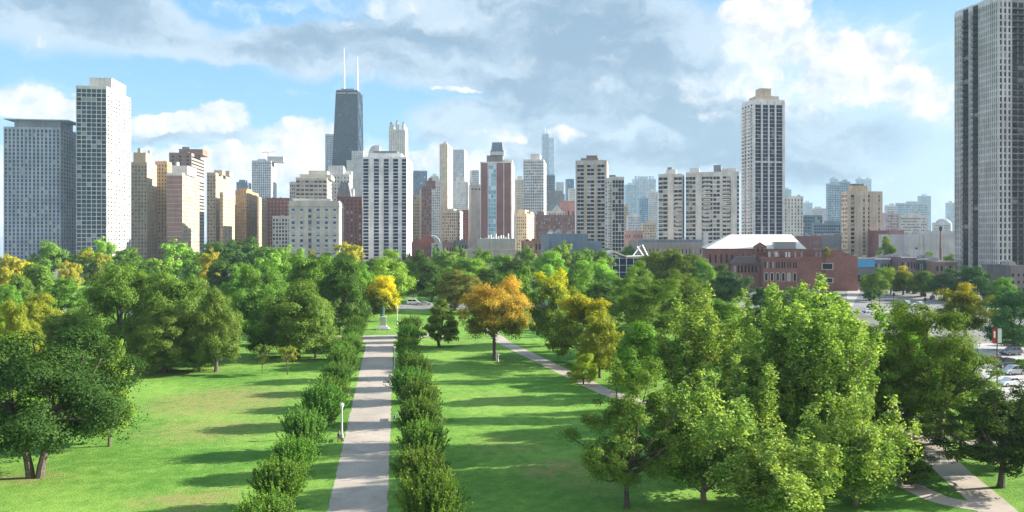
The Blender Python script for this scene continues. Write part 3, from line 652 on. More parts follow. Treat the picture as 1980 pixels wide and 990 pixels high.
# red gabled house
b = Bld('brick_house', 'red brick gabled house with a greenish glass barrel roof beside the striped tower', 'house', 590, 797, 833, 838, 470, B_RED, pane=GL_PALE, dep=22)
b.facade('F', 6, nr=2, ww=.3, wh=.5, d=.15, tm=3)
MB().extr_y([(-.5, b.h), (b.w*.5, b.h), (b.w*.25, b.h+4.5)], -.3, 14).build('roof', [B_RED], b.root)
pf = [(b.w*.45+5.5*(1-math.cos(t)), b.h+.1+5.2*math.sin(t)) for t in [math.pi*i/10 for i in range(11)]]
MB().extr_y(pf, 1.5, 20).build('gable_wall', [B_RED], b.root)
pf2 = [(b.w*.45+4.6+6.1*math.sin(t*.5), b.h+.1+5.5*math.cos(t*.5)) for t in [math.pi*i/8 for i in range(9)]]
gm = MB(); k = len(pf2)
for i in range(k-1): gm.quad((pf2[i][0]+4, 2, pf2[i][1]), (pf2[i+1][0]+4, 2, pf2[i+1][1]), (pf2[i+1][0]+4, 19, pf2[i+1][1]), (pf2[i][0]+4, 19, pf2[i][1]))
gm.face([(p[0]+4, 2, p[1]) for p in pf2]+[(pf2[-1][0]-1, 2, b.h), (pf2[0][0]+4, 2, b.h)][:2]); gm.build('glass_roof', [plain('copper_green', (.33, .5, .45), .4)], b.root)
rb = MB()
for i in range(5):
    rb.tube([(p[0]+4.1, 2.5+i*4, p[1]+.1) for p in pf2], [.2]*k, 4)
rb.build('roof_rib', [WHITEPAINT], b.root)
MB().extr_y([(-7, 0), (3, 0), (-2, 12)], -4, 6).build('gable_roof', [B_RED], b.root); b.done()
rr = random.Random(8)
for i, (x0, x1, yt_, m_, lab) in enumerate([(838, 858, 478, C_LGREY, 'small grey town house with chimneys right of the barrel roof'), (858, 880, 470, C_BROWN, 'small brown flat roofed house below the white panelled block'),
      (880, 905, 466, C_DGREY, 'dark flat roofed house below the narrow dark red block'), (1014, 1036, 468, C_BROWN, 'low brown row house right of the beige podium'), (1034, 1062, 463, C_BROWN, 'low brown flat roofed house left of the blue clad building')]):
    b = Bld('town_house', lab, 'house', 570+i*6, x0, x1-2, x1, yt_, m_, pane=GL_DARK, dep=14)
    b.facade('F', 4, nr=2, ww=.4, wh=.5, d=.15); b.parapet(.6); b.clutter(40+i, 3, 1.8); b.pent(x0+4, x0+8, yt_-5, d0=.4, d1=.5, name='chimney', m=B_RED); b.done()
b = Bld('apartment_tower', 'beige tower with three vertical strips of wide windows', 'tower', 640, 1113, 1173, 1178.5, 312, C_BEIGE, pane=GL_DARK, yaw=-17, extra=(C_LGREY,))
for (xa, xb) in ((1116, 1129), (1135, 1149), (1155, 1169)):
    b.facade('F', 2, 7.4, ww=.94, wh=.66, d=.14, spd=.12, a0=b.s_on('F', xa), a1=b.s_on('F', xb), ind=True, tm=2.2, pm=2)
for (xa, xb) in ((1113, 1116), (1129, 1135), (1149, 1155), (1169, 1172.8)):
    b.fbox(b.mb, 'F', b.s_on('F', xa), b.s_on('F', xb), -.1, .6, 0, b.h-.01)
b.facade('R', 3, 7.4, ww=.3, wh=.4, d=.2); b.parapet(1)
b.pent(1123, 1157, 306, d0=.15, d1=.7, m=C_DGREY); b.pent(1134, 1155, 301, d0=.25, d1=.6, m=C_BROWN, up=3); b.clutter(50, 4); b.done()
b = Bld('apartment_tower', 'narrow dark glass tower with white mullions beside the beige three strip tower', 'tower', 600, 1178, 1184, 1206.5, 344, C_WHITE, pane=GL_DARK, side='L', dep=20)
b.facade('F', 4, 7.6, ww=.86, wh=.82, d=.3, spd=.2, ind=True); b.facade('L', 3, 7.6, ww=.5, wh=.55, d=.3); b.balconies('L', 2, 8, 4, b.h-3, 30, 1.5); b.parapet(1); b.pent(1182, 1190, 339, d0=.2, d1=.5, m=C_DGREY); b.clutter(51, 3); b.done()
# far pale towers in the middle right
for (nm, lab, D_, xl, xc, xr, yt_, m_, pn, nc, fh) in [
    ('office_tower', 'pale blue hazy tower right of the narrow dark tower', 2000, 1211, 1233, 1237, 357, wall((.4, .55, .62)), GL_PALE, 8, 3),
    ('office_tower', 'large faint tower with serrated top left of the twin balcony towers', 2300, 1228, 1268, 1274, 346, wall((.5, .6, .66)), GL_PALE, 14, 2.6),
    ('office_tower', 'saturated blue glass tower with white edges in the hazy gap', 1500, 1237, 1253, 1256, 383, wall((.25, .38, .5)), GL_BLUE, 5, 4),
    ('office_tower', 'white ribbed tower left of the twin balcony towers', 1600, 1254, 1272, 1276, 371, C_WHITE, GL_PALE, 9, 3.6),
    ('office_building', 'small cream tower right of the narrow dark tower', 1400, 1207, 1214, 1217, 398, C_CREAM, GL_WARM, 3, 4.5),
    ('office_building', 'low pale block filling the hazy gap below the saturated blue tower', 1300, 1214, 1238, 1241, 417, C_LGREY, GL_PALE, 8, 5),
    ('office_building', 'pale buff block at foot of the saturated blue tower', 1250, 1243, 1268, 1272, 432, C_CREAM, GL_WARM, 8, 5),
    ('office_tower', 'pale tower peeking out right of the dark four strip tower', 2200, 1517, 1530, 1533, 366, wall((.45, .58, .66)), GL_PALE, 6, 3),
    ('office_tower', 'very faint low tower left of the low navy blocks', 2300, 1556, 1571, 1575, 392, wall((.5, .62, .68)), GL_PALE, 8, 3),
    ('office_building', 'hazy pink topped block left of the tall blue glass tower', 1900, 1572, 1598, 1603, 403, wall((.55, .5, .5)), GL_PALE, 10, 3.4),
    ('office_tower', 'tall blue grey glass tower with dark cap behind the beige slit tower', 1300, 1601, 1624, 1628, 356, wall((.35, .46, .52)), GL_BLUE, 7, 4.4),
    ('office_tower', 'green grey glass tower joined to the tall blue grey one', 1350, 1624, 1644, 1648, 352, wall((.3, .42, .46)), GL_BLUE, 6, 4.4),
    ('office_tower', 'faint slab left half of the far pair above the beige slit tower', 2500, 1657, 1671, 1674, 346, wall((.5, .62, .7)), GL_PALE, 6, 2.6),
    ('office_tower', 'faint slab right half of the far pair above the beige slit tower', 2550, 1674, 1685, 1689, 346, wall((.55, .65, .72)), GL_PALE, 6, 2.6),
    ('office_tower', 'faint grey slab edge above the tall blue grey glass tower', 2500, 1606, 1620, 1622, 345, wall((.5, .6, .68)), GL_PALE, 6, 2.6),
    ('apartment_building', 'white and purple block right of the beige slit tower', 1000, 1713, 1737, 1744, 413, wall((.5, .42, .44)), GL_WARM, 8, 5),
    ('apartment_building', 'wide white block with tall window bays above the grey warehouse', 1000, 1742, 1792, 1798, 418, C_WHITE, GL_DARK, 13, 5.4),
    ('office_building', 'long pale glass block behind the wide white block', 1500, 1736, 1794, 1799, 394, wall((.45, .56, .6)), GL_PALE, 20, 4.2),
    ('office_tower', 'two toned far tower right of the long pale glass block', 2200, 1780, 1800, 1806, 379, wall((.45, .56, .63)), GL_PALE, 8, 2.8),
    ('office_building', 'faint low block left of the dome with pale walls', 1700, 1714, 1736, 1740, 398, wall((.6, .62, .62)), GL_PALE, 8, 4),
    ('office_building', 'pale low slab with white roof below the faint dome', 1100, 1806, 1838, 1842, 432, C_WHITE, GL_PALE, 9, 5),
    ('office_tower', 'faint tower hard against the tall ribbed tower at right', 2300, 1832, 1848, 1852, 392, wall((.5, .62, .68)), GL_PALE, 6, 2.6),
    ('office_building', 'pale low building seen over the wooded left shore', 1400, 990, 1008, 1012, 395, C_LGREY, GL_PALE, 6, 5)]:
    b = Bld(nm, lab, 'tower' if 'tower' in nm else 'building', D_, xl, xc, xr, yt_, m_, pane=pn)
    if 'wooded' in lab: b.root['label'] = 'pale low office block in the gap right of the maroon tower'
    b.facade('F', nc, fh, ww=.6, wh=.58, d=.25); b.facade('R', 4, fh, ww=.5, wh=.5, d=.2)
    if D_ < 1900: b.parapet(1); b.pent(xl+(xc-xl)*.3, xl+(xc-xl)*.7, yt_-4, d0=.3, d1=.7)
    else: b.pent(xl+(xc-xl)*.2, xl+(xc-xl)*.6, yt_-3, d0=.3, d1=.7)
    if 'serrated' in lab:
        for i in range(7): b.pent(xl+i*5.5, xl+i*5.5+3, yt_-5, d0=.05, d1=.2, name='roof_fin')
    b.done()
D = 1900; cx, cy = at(1824, D)
root = empty('domed_hall', (cx, cy, 0), 0, 'faint round domed building on the right horizon', 'building')
mb = MB().cyl(0, 0, 19, 0, zz(436, D), n=20)
for i in range(8):
    t0, t1 = i*math.pi/16, (i+1)*math.pi/16; z0 = zz(436, D)
    mb.cyl(0, 0, 19*math.cos(t0), z0+17*math.sin(t0), z0+17*math.sin(t1), r1=max(.1, 19*math.cos(t1)), n=20)
mb.build('wall', [wall((.3, .37, .42))], root)
# twin balcony towers
b = Bld('apartment_tower', 'shorter white and dark balcony tower with a round stair head, left of the pair', 'tower', 750, 1273, 1319, 1323, 338, C_WHITE, pane=GL_DARK, yaw=-25, extra=(C_LGREY, DARKMETAL))
b.facade('F', 2, 8.4, ww=.92, wh=.68, d=.3, a0=0, a1=b.s_on('F', 1291), ind=True); b.facade('F', 2, 8.4, ww=.9, wh=.62, d=.3, a0=b.s_on('F', 1303), a1=b.s_on('F', 1319), ind=True)
b.fbox(b.mb, 'F', b.s_on('F', 1291.5), b.s_on('F', 1302.5), -.1, .9, 0, b.h+.6)
b.balconies('F', .3, b.s_on('F', 1281), 4, b.h-3, 20, 1.6, solid=False, mat=C_LGREY); b.balconies('F', b.s_on('F', 1306), b.s_on('F', 1318), 4, b.h-3, 20, 1.4)
b.facade('R', 4, 8.4, ww=.7, wh=.6, d=.2); b.pent(1288, 1307, 328, d0=.2, d1=.6)
mb = MB().cyl(b.w*.45, b.dep*.4, 2.6, b.h+4, zz(325, 760)+1, n=14); mb.build('stair_head', [C_DGREY], b.root); b.parapet(1.2); b.clutter(60, 3); b.done()
b = Bld('apartment_tower', 'wide white and dark balcony tower left of the dark four strip tower', 'tower', 740, 1326, 1429, 1436, 333, C_WHITE, pane=GL_DARK, yaw=-25, extra=(C_LGREY, DARKMETAL))
segs = [(1326, 1345, 3), (1357, 1378, 3), (1379, 1392, 2), (1397, 1413, 2), (1425, 1429, 1)]
for (xa, xb, k) in segs: b.facade('F', k, 8.4, ww=.9, wh=.66, d=.3, a0=max(0, b.s_on('F', xa)), a1=b.s_on('F', xb), ind=True, tm=3)
for (xa, xb) in ((1345.3, 1356.7), (1413.3, 1424.7)): b.fbox(b.mb, 'F', b.s_on('F', xa), b.s_on('F', xb), -.1, .9, 0, b.h+.3)
for (xa, xb) in ((1327, 1336), (1360, 1374), (1398, 1411)): b.balconies('F', max(.2, b.s_on('F', xa)), b.s_on('F', xb), 4, b.h-3, 20, 1.5, solid=xa != 1327, mat=C_LGREY if xa == 1327 else None)
b.facade('R', 4, 8.4, ww=.7, wh=.6, d=.2); b.pent(1334, 1352, 324, d0=.2, d1=.5); b.pent(1380, 1394, 319, d0=.2, d1=.6, m=C_DGREY); b.pent(1396, 1424, 326, d0=.15, d1=.8); b.parapet(1); b.clutter(61, 5); b.done()
b = Bld('apartment_tower', 'tall dark tower of four navy window strips with a white balconied left side', 'tower', 560, 1434, 1456.5, 1517, 195, wall((.72, .7, .69)), pane=GL_NAVY, side='L', extra=(C_LGREY, C_BEIGE))
zm = zz(314, 560)
for (xa, xb) in ((1460, 1471), (1474.5, 1484.5), (1487.5, 1497.5), (1500.5, 1512)):
    b.facade('F', 2, 7.3, ww=.97, wh=.86, d=.12, spd=.1, a0=b.s_on('F', xa), a1=b.s_on('F', xb), ind=True, z0=zm+1, tm=2.5, sm=2)
    b.facade('F', 2, 7.3, ww=.97, wh=.86, d=.12, spd=.1, a0=b.s_on('F', xa), a1=b.s_on('F', xb), ind=True, z0=4, z1=zm, sm=2)
for (xa, xb) in ((1456.5, 1459.8), (1471.2, 1474.3), (1484.7, 1487.3), (1497.7, 1500.3), (1512.2, 1517)):
    b.fbox(b.mb, 'F', max(0, b.s_on('F', xa)), min(b.w, b.s_on('F', xb)), -.1, .7, 0, b.h-.02)
b.facade('L', 4, 7.3, ww=.5, wh=.5, d=.2); b.balconies('L', b.dep*.1, b.dep*.42, 4, b.h-4, 44, 1.5); b.balconies('L', b.dep*.58, b.dep*.9, 4, b.h-4, 44, 1.5)
b.facade('R', 4, 7.3, ww=.5, wh=.5, d=.2); b.balconies('R', b.dep*.2, b.dep*.5, 4, b.h-4, 12, 1.5)
b.parapet(1.2); b.pent(1463, 1506, 186, d0=.15, d1=.8, m=C_BEIGE); b.pent(1470, 1491, 171, d0=.25, d1=.65, m=C_BEIGE, up=4); b.done()
b = Bld('apartment_building', 'white block with narrow window slots right of the dark four strip tower', 'building', 800, 1510, 1553, 1558, 381, C_WHITE, pane=GL_DARK)
b.facade('F', 7, 6.6, ww=.36, wh=.6, d=.3, spd=.1); b.parapet(.9); b.clutter(70, 5); b.done()
b = Bld('office_building', 'low teal glass block behind the brick museum', 'building', 950, 1547, 1590, 1594, 416, C_BLUEG, pane=GL_TEAL)
b.facade('F', 9, 6.5, ww=.8, wh=.75, d=.2); b.done()
b = Bld('office_building', 'low navy banded block left of the beige slit tower', 'building', 850, 1574, 1625, 1630, 432, C_BLUEG, pane=GL_NAVY)
b.facade('F', 12, 6, ww=.8, wh=.6, d=.3); b.pent(1595, 1625, 428, d0=.3, d1=.6, m=C_BLUEG); b.done()
b = Bld('apartment_tower', 'beige slab tower with slit windows and dark balcony column behind the museum', 'tower', 560, 1627, 1639, 1706, 371, C_BEIGE, pane=GL_DARK, side='L', extra=(C_CREAM,))
b.facade('L', 4, 8.2, ww=.6, wh=.6, d=.2); fh = 8.2*560/F; n_ = int((b.h-5)/fh)
for (xa, xb) in ((1645, 1651.5), (1669, 1671.8), (1678.3, 1681), (1698.5, 1700.5)):
    b.facade('F', 1, 8.2, ww=.9, wh=.62, d=.1, spd=.08, a0=b.s_on('F', xa), a1=b.s_on('F', xb), ind=True)
for (xa, xb) in ((1639, 1644.8), (1651.7, 1668.8), (1672, 1678.1), (1681.2, 1698.3), (1700.7, 1706)): b.fbox(b.mb, 'F', b.s_on('F', xa), b.s_on('F', xb), -.1, .3, 0, b.h+.01)
b.balconies('F', b.s_on('F', 1645), b.s_on('F', 1651), 4, b.h-2, n_, .9, mat=DARKMETAL, solid=False); b.facade('R', 4, 8.2, ww=.4, wh=.5, d=.2)
b.pent(1648, 1677, 360, d0=.2, d1=.8, m=C_CREAM); b.pent(1648, 1670, 356, d0=.25, d1=.7, m=C_DGREY, up=4); b.parapet(.6); b.done()
b = Bld('warehouse', 'big blank light grey warehouse wall left of the tall ribbed tower', 'warehouse', 520, 1753, 1862, 1866, 453, wall((.5, .51, .52)), pane=GL_DARK, dep=30)
for x in (1786, 1817): b.fbox(b.mb, 'F', b.s_on('F', x), b.s_on('F', x+1.6), -.1, .5, 0, b.h+.2)
b.fbox(b.mb, 'F', b.s_on('F', 1787), b.s_on('F', 1862), -8, .25, b.h-.4, zz(447, 520)); b.facade('F', 1, nr=1, ww=.9, wh=.9, d=.1, a0=b.s_on('F', 1770), a1=b.s_on('F', 1774), z0=zz(482, 520), z1=zz(478, 520)); b.clutter(75, 4); b.done()
b = Bld('warehouse', 'maroon brick box with grey lower wall left of the light grey warehouse', 'warehouse', 540, 1719, 1748, 1752, 447, B_MAR, pane=GL_PALE, dep=24, extra=(C_LGREY,))
b.fbox(b.mb, 'F', .1, b.w*.6, 0, .4, 0, zz(462, 540), 2); b.facade('F', 4, nr=2, ww=.4, wh=.5, d=.1, z0=4, z1=zz(468, 540)); b.parapet(.6); b.done()
cx, cy = at(1819, 470)
root = empty('chimney_stack', (cx, cy, 0), 0, 'tall thin brown brick chimney in front of the light grey warehouse', 'chimney')
mb = MB().cyl(0, 0, .75, 0, zz(480, 470), n=10); mb.cyl(0, 0, .45, zz(480, 470), zz(446, 470), n=10); mb.build('shaft', [C_BROWN], root); MB().cyl(0, 0, .9, zz(446, 470)+.01, zz(438, 470), n=10).build('cap', [DARKMETAL], root)
b = Bld('warehouse', 'long low tan building with blue grey roof left of the brick museum', 'warehouse', 500, 1246, 1372, 1392, 470, wall((.33, .3, .27)), pane=GL_DARK, dep=34, extra=(C_BLUEG,))
b.fbox(b.mb, 'F', 2, b.w-3, -20, -1, b.h-.2, zz(463, 510), 2); b.facade('F', 18, nr=2, ww=.3, wh=.4, d=.12); b.clutter(76, 9); b.parapet(.5); b.done()
cx, cy = at(1364, 490)
root = empty('chimney_stack', (cx, cy, 0), 0, 'square grey chimney rising by the long low tan building', 'chimney')
mb = MB().box(-1.3, 1.3, -1.3, 1.3, 0, zz(450, 490)); mb.box(-1.5, 1.5, -1.5, 1.5, zz(450, 490)+.01, zz(448, 490)); mb.build('shaft', [C_LGREY], root)
b = Bld('apartment_building', 'low purple brown block below the faint hazy towers', 'building', 620, 1208, 1243, 1247, 448, wall((.3, .2, .2)), pane=GL_WARM, dep=18)
b.facade('F', 9, nr=5, ww=.45, wh=.5, d=.15); b.parapet(.8); b.clutter(77, 3); b.done()
# greenhouse pavilion
cx, cy = at(1186, 440)
root = empty('greenhouse', (cx, cy, 0), 0, 'white gabled glasshouse with open trusses behind the bright green trees', 'greenhouse')
wt_ = 20; mb = MB(); zt_ = zz(487, 440); ze = zz(497, 440)
mb.box(-9, 16, 0, 10, 0, ze-1); mb.build('wall', [GL_NAVY], root)
mb = MB()
for i in range(7): x = -9+25*i/6; mb.box(x-.15, x+.15, -.25, -.01, 0, ze)
for i in range(4): z = i*ze/3.2; mb.box(-9, 16, -.2, -.02, z, z+.2)
mb.build('frame', [WHITEPAINT], root)
mb = MB().extr_y([(-9.5, ze-1), (-9.5, ze), (0, zt_+.8), (8, ze+.4), (20, ze+.6), (20, ze-.2), (8, ze-.3), (0, zt_-.2)], -.6, 11); mb.build('roof', [ROOFWHITE], root)
mb = MB(); mb.tube([(12, 3, ze), (17, 3, zt_+3.5)], [.35, .35], 4); mb.tube([(16, 6, zt_+3), (20, 6, ze)], [.35, .35], 4); mb.tube([(18, 3, zt_+4), (22, 4, ze)], [.35, .35], 4); mb.build('truss', [WHITEPAINT], root)

# --- brick museum with the white hip roof
b = Bld('brick_museum', 'large red brick museum with a broad white hipped roof', 'museum', 380, 1368, 1488, 1560, 481, brick((.29, .135, .115)), pane=GL_DARK, dep=58, yaw=-20, extra=(C_DGREY, C_STONE))
Wm = b.w
mb = MB(); h = b.h; zr = zz(457, 430)
x0, x1, y0, y1 = -1, Wm+17, -1, 50
a = [(x0, y0, h+.02), (x1, y0, h+.02), (x1, y1, h+.02), (x0, y1, h+.02)]; c_ = [(13, 26, zr+1), (x1-3, 26, zr+1), (x1-3, 34, zr+1), (13, 34, zr+1)]
for i in range(4): mb.quad(a[i], a[(i+1) % 4], c_[(i+1) % 4], c_[i])
mb.face(c_); mb.build('roof', [ROOFWHITE], b.root)
b.fbox(b.mb, 'F', Wm-.1, Wm+16, -52, -3, 0, h)
b.facade('F', 9, nr=2, ww=.3, wh=.6, d=.3, z0=3, a1=Wm*.8)
MB().extr_y([(Wm*.74, h-2), (Wm*.95, h-2), (Wm*.95, h+1.2), (Wm*.845, h+3.2), (Wm*.74, h+1.2)], -.8, -.05).build('gable', [b.mats[0]], b.root)
gm = MB()
for k in (-1, 1): gm.box(Wm*.845+k*.9-.4, Wm*.845+k*.9+.4, -.87, -.81, h-1.5, h+.6)
gm.build('gable_window', [GL_DARK], b.root)
yo = -26
zf = zz(501, 345)
mb = MB(); mb.box(Wm*.8, Wm+9, yo, -.5, 0, zf); mb.box(Wm+9.01, Wm+32, yo+2, -2, 0, zf+.4); mb.box(Wm*.95, Wm+24, -9, 1.5, zf, zz(483, 365))
mb.box(Wm*.8-.3, Wm+9, yo-.3, yo-.01, zf-.6, zf+.3); mb.box(Wm+9.02, Wm+32.3, yo+1.7, yo+1.99, zf-.4, zf+.8)
mb.build('front_wing', [b.mats[0]], b.root)
MB().extr_y([(Wm+21, zf+.4), (Wm+21, zf+4.2), (Wm+26, zf+4.2), (Wm+34.9, zf+.8), (Wm+34.9, 0), (Wm+21, 0)], yo+1, yo+8).build('stair_block', [brick((.26, .115, .10))], b.root)
def arch(cx, w_, z0, z1, y):
    pts = [(cx-w_/2, y, z0), (cx+w_/2, y, z0)]
    for i in range(7): t = math.pi*i/6; pts.append((cx+w_/2*math.cos(t), y, z1-w_/2+w_/2*math.sin(t)))
    return pts
for k in range(6):
    xx = Wm*.8+1.3+k*(Wm*.2+9-2.0)/5.2
    fm = MB().face(arch(xx, 1.6, zf-10.4, zf-6.3, yo-.03)); f_ = fm.build('window', [C_STONE], b.root)
    MB().face(arch(xx, 1.1, zf-10.2, zf-6.6, yo-.06)).build('pane', [GL_DARK], f_)
    for q in (-.5, .5):
        MB().box(xx+q-.28, xx+q+.28, yo-.05, yo-.01, zf-4.4, zf-1.6).build('window', [GL_DARK], b.root)
fm = MB().box(Wm+19.5, Wm+24.5, yo+.9, yo+.98, zf-5, zf-2); f_ = fm.build('window', [C_LGREY], b.root); MB().box(Wm+19.9, Wm+24.1, yo+.84, yo+.89, zf-4.7, zf-2.3).build('pane', [GL_DARK], f_)
fm = MB().box(Wm+19.5, Wm+24.5, yo+.9, yo+.98, zf-11, zf-8.6); f_ = fm.build('window', [C_LGREY], b.root); MB().box(Wm+19.9, Wm+24.1, yo+.84, yo+.89, zf-10.7, zf-8.9).build('pane', [GL_DARK], f_)
zx = zz(513, 352)
mb = MB().box(Wm*.36, Wm*.79, -15, -.5, 0, zx); mb.build('side_wing', [b.mats[0]], b.root)
MB().extr_y([(Wm*.36-.6, zx+.02), (Wm*.79+.2, zx+.02), (Wm*.70, zx+3.6), (Wm*.46, zx+3.6)], -15.6, -.6).build('wing_roof', [plain('slate', (.17, .13, .14), .8)], b.root)
for k in range(7): MB().box(Wm*.39+k*1.6, Wm*.39+k*1.6+.9, -15.06, -15.01, zx-4, zx-.8).build('window', [GL_DARK], b.root)
mb = MB().box(Wm+2, Wm+12, -1.5, 6, h, h+3.4)
for k in range(14): mb.box(Wm+2+k*.74, Wm+2.1+k*.74, -1.6, -1.51, h+.2, h+3.3)
mb.build('roof_plant', [GREYMETAL], b.root)
rr = random.Random(5)
for k in range(22):
    q = MB(); w_ = rr.uniform(.4, 1.4); q.box(0, w_, 0, w_, 0, rr.uniform(.6, 2.2)); q.cyl(w_*.5, w_*.5, .25, .5, 2.4, n=6); q.build('roof_vent', [rr.choice([GREYMETAL, C_STONE, C_BROWN, WHITEPAINT])], b.root, (Wm*.9+rr.uniform(0, 26), rr.uniform(-24, -10), zf+.42))
b.done()
for (x0, x1, yt_, D_, lab) in ((1569, 1590, 458, 520, 'dark red brick block between museum roof and beige slit tower'), (1590, 1628, 456, 540, 'grey low shop block with tree on its roof left of the beige slit tower')):
    b = Bld('brick_building', lab, 'building', D_, x0, x1-1, x1, yt_, B_MAR if D_ == 520 else C_DGREY, pane=GL_PALE, dep=20)
    b.facade('F', 5, nr=4, ww=.4, wh=.5, d=.15); b.parapet(.6); b.clutter(D_, 3); b.done()

# --- tall ribbed tower on the right
b = Bld('apartment_tower', 'huge grey ribbed tower with twin balcony columns cut off by the right edge', 'tower', 375, 1847, 1930, 2120, -6, wall((.6, .595, .59)), pane=glass((.01, .013, .02), (.05, .06, .08), (.35, .35, .35), nb=.08), side='L', extra=(DARKMETAL, wall((.3, .29, .28))))
sA, sB, sC, sD = b.s_on('L', 1863), b.s_on('L', 1874), b.s_on('L', 1882), b.s_on('L', 1893)
segs = sorted([(0, sD), (sC, sB), (sA, b.dep)])
fhp = 12.3
for (p, q) in ((0, sD), (sC, sB), (sA, b.dep)):
    b.facade('L', max(3, round(abs(q-p)/1.25)), fhp, ww=.62, wh=.66, d=.45, spd=.12, a0=min(p, q), a1=max(p, q), ind=True, tm=2)
for (p, q) in ((sA, sB), (sC, sD)):
    lo, hi = min(p, q), max(p, q); b.facade('L', 1, fhp, ww=.8, wh=.8, d=.05, a0=lo, a1=hi, pm=2)
    b.balconies('L', lo+.25, hi-.25, 4, b.h-3, 45, 1.5, mat=DARKMETAL, solid=False, rail=1.1)
b.facade('F', 3, fhp, ww=.55, wh=.72, d=.45, spd=.12, a0=0, a1=b.s_on('F', 1955), pane=1, tm=2)
b.facade('F', 14, fhp, ww=.8, wh=.8, d=.15, a0=b.s_on('F', 1956), a1=b.w, pane=1, pm=3, tm=2)
b.balconies('F', b.s_on('F', 1958), b.s_on('F', 1995), 4, b.h-3, 45, 1.5, mat=DARKMETAL, solid=False); b.balconies('F', b.s_on('F', 2004), b.s_on('F', 2030), 4, b.h-3, 45, 1.5, mat=DARKMETAL, solid=False)
b.parapet(1); b.done()
b = Bld('brick_building', 'small grey brick building with roof rail at the right edge by the ribbed tower', 'building', 290, 1953, 1985, 1990, 517, wall((.2, .18, .18)), pane=GL_DARK, dep=14)
b.facade('F', 3, nr=3, ww=.4, wh=.4, d=.15); b.parapet(.8); b.clutter(90, 3); b.done()
# low shops along the street
rr = random.Random(12)
sh = [(1656, 1693, 499, 'shop with a bright blue front wall right of the brick museum', C_DGREY), (1690, 1722, 500, 'low grey shop with white trim right of the blue fronted shop', C_DGREY), (1718, 1745, 499, 'low brown brick shop with arched front beside the grey shop', C_BROWN),
      (1742, 1772, 497, 'two storey purple brick shop below the light grey warehouse', wall((.24, .17, .18))), (1770, 1790, 501, 'narrow shop with dark green front below the warehouse', wall((.08, .12, .13))), (1788, 1812, 500, 'dark glass fronted shop with white cornice left of the thin chimney', wall((.2, .24, .28))), (1808, 1850, 505, 'tan brick shop in front of the tall ribbed tower', wall((.3, .22, .18)))]
for i, (x0, x1, yt_, lab, m_) in enumerate(sh):
    b = Bld('shop', lab, 'shop', 400+(i % 3)*5, x0, x1-1, x1, yt_, m_, pane=GL_DARK, dep=18, extra=(plain('blue_wall', (.1, .42, .72), .6),))
    if i == 0:
        b.fbox(b.mb, 'F', .2, b.w-.2, -.05, .25, b.h-4.6, b.h-.8, 2); b.facade('F', 4, nr=1, ww=.8, wh=.8, d=.12, z0=.8, z1=5)
    else: b.facade('F', 5, nr=2, ww=.5, wh=.55, d=.2, z0=.8, tm=1.4)
    MB().box(-.1, b.w+.1, -.5, -.3, b.h-.5, b.h+.25).build('cornice', [WHITEPAINT if i % 2 else C_LGREY], b.root); b.clutter(100+i, 4, 1.6); b.done()

# ---------------------------------------------------------------- trees
def leaf_mesh(name, C, NR, SZ, rng, aspect=.6, fold=.18, T=None):
    n = len(C)
    NR = NR/np.maximum(np.linalg.norm(NR, axis=1, keepdims=True), 1e-6)
    if T is None: T = rng.normal(size=(n, 3))
    t = T - (T*NR).sum(1, keepdims=True)*NR; t /= np.maximum(np.linalg.norm(t, axis=1, keepdims=True), 1e-6)
    b = np.cross(NR, t); s = SZ[:, None]*.5
    v = np.empty((n, 4, 3), np.float32)
    v[:, 0] = C+t*s; v[:, 1] = C+b*s*aspect+NR*s*fold; v[:, 2] = C-t*s; v[:, 3] = C-b*s*aspect+NR*s*fold
    me = bpy.data.meshes.new(name); me.vertices.add(4*n); me.loops.add(4*n); me.polygons.add(n)
    me.vertices.foreach_set('co', v.ravel()); me.loops.foreach_set('vertex_index', np.arange(4*n, dtype=np.int32))
    me.polygons.foreach_set('loop_start', np.arange(0, 4*n, 4, dtype=np.int32)); me.update(calc_edges=True); return me
def rdir(rng, n):
    d = rng.normal(size=(n, 3)); return d/np.linalg.norm(d, axis=1, keepdims=True)
def bez(p0, p1, p2, k):
    return [tuple(p0*(1-t)**2+p1*2*t*(1-t)+p2*t*t) for t in np.linspace(0, 1, k)]
BARK = None
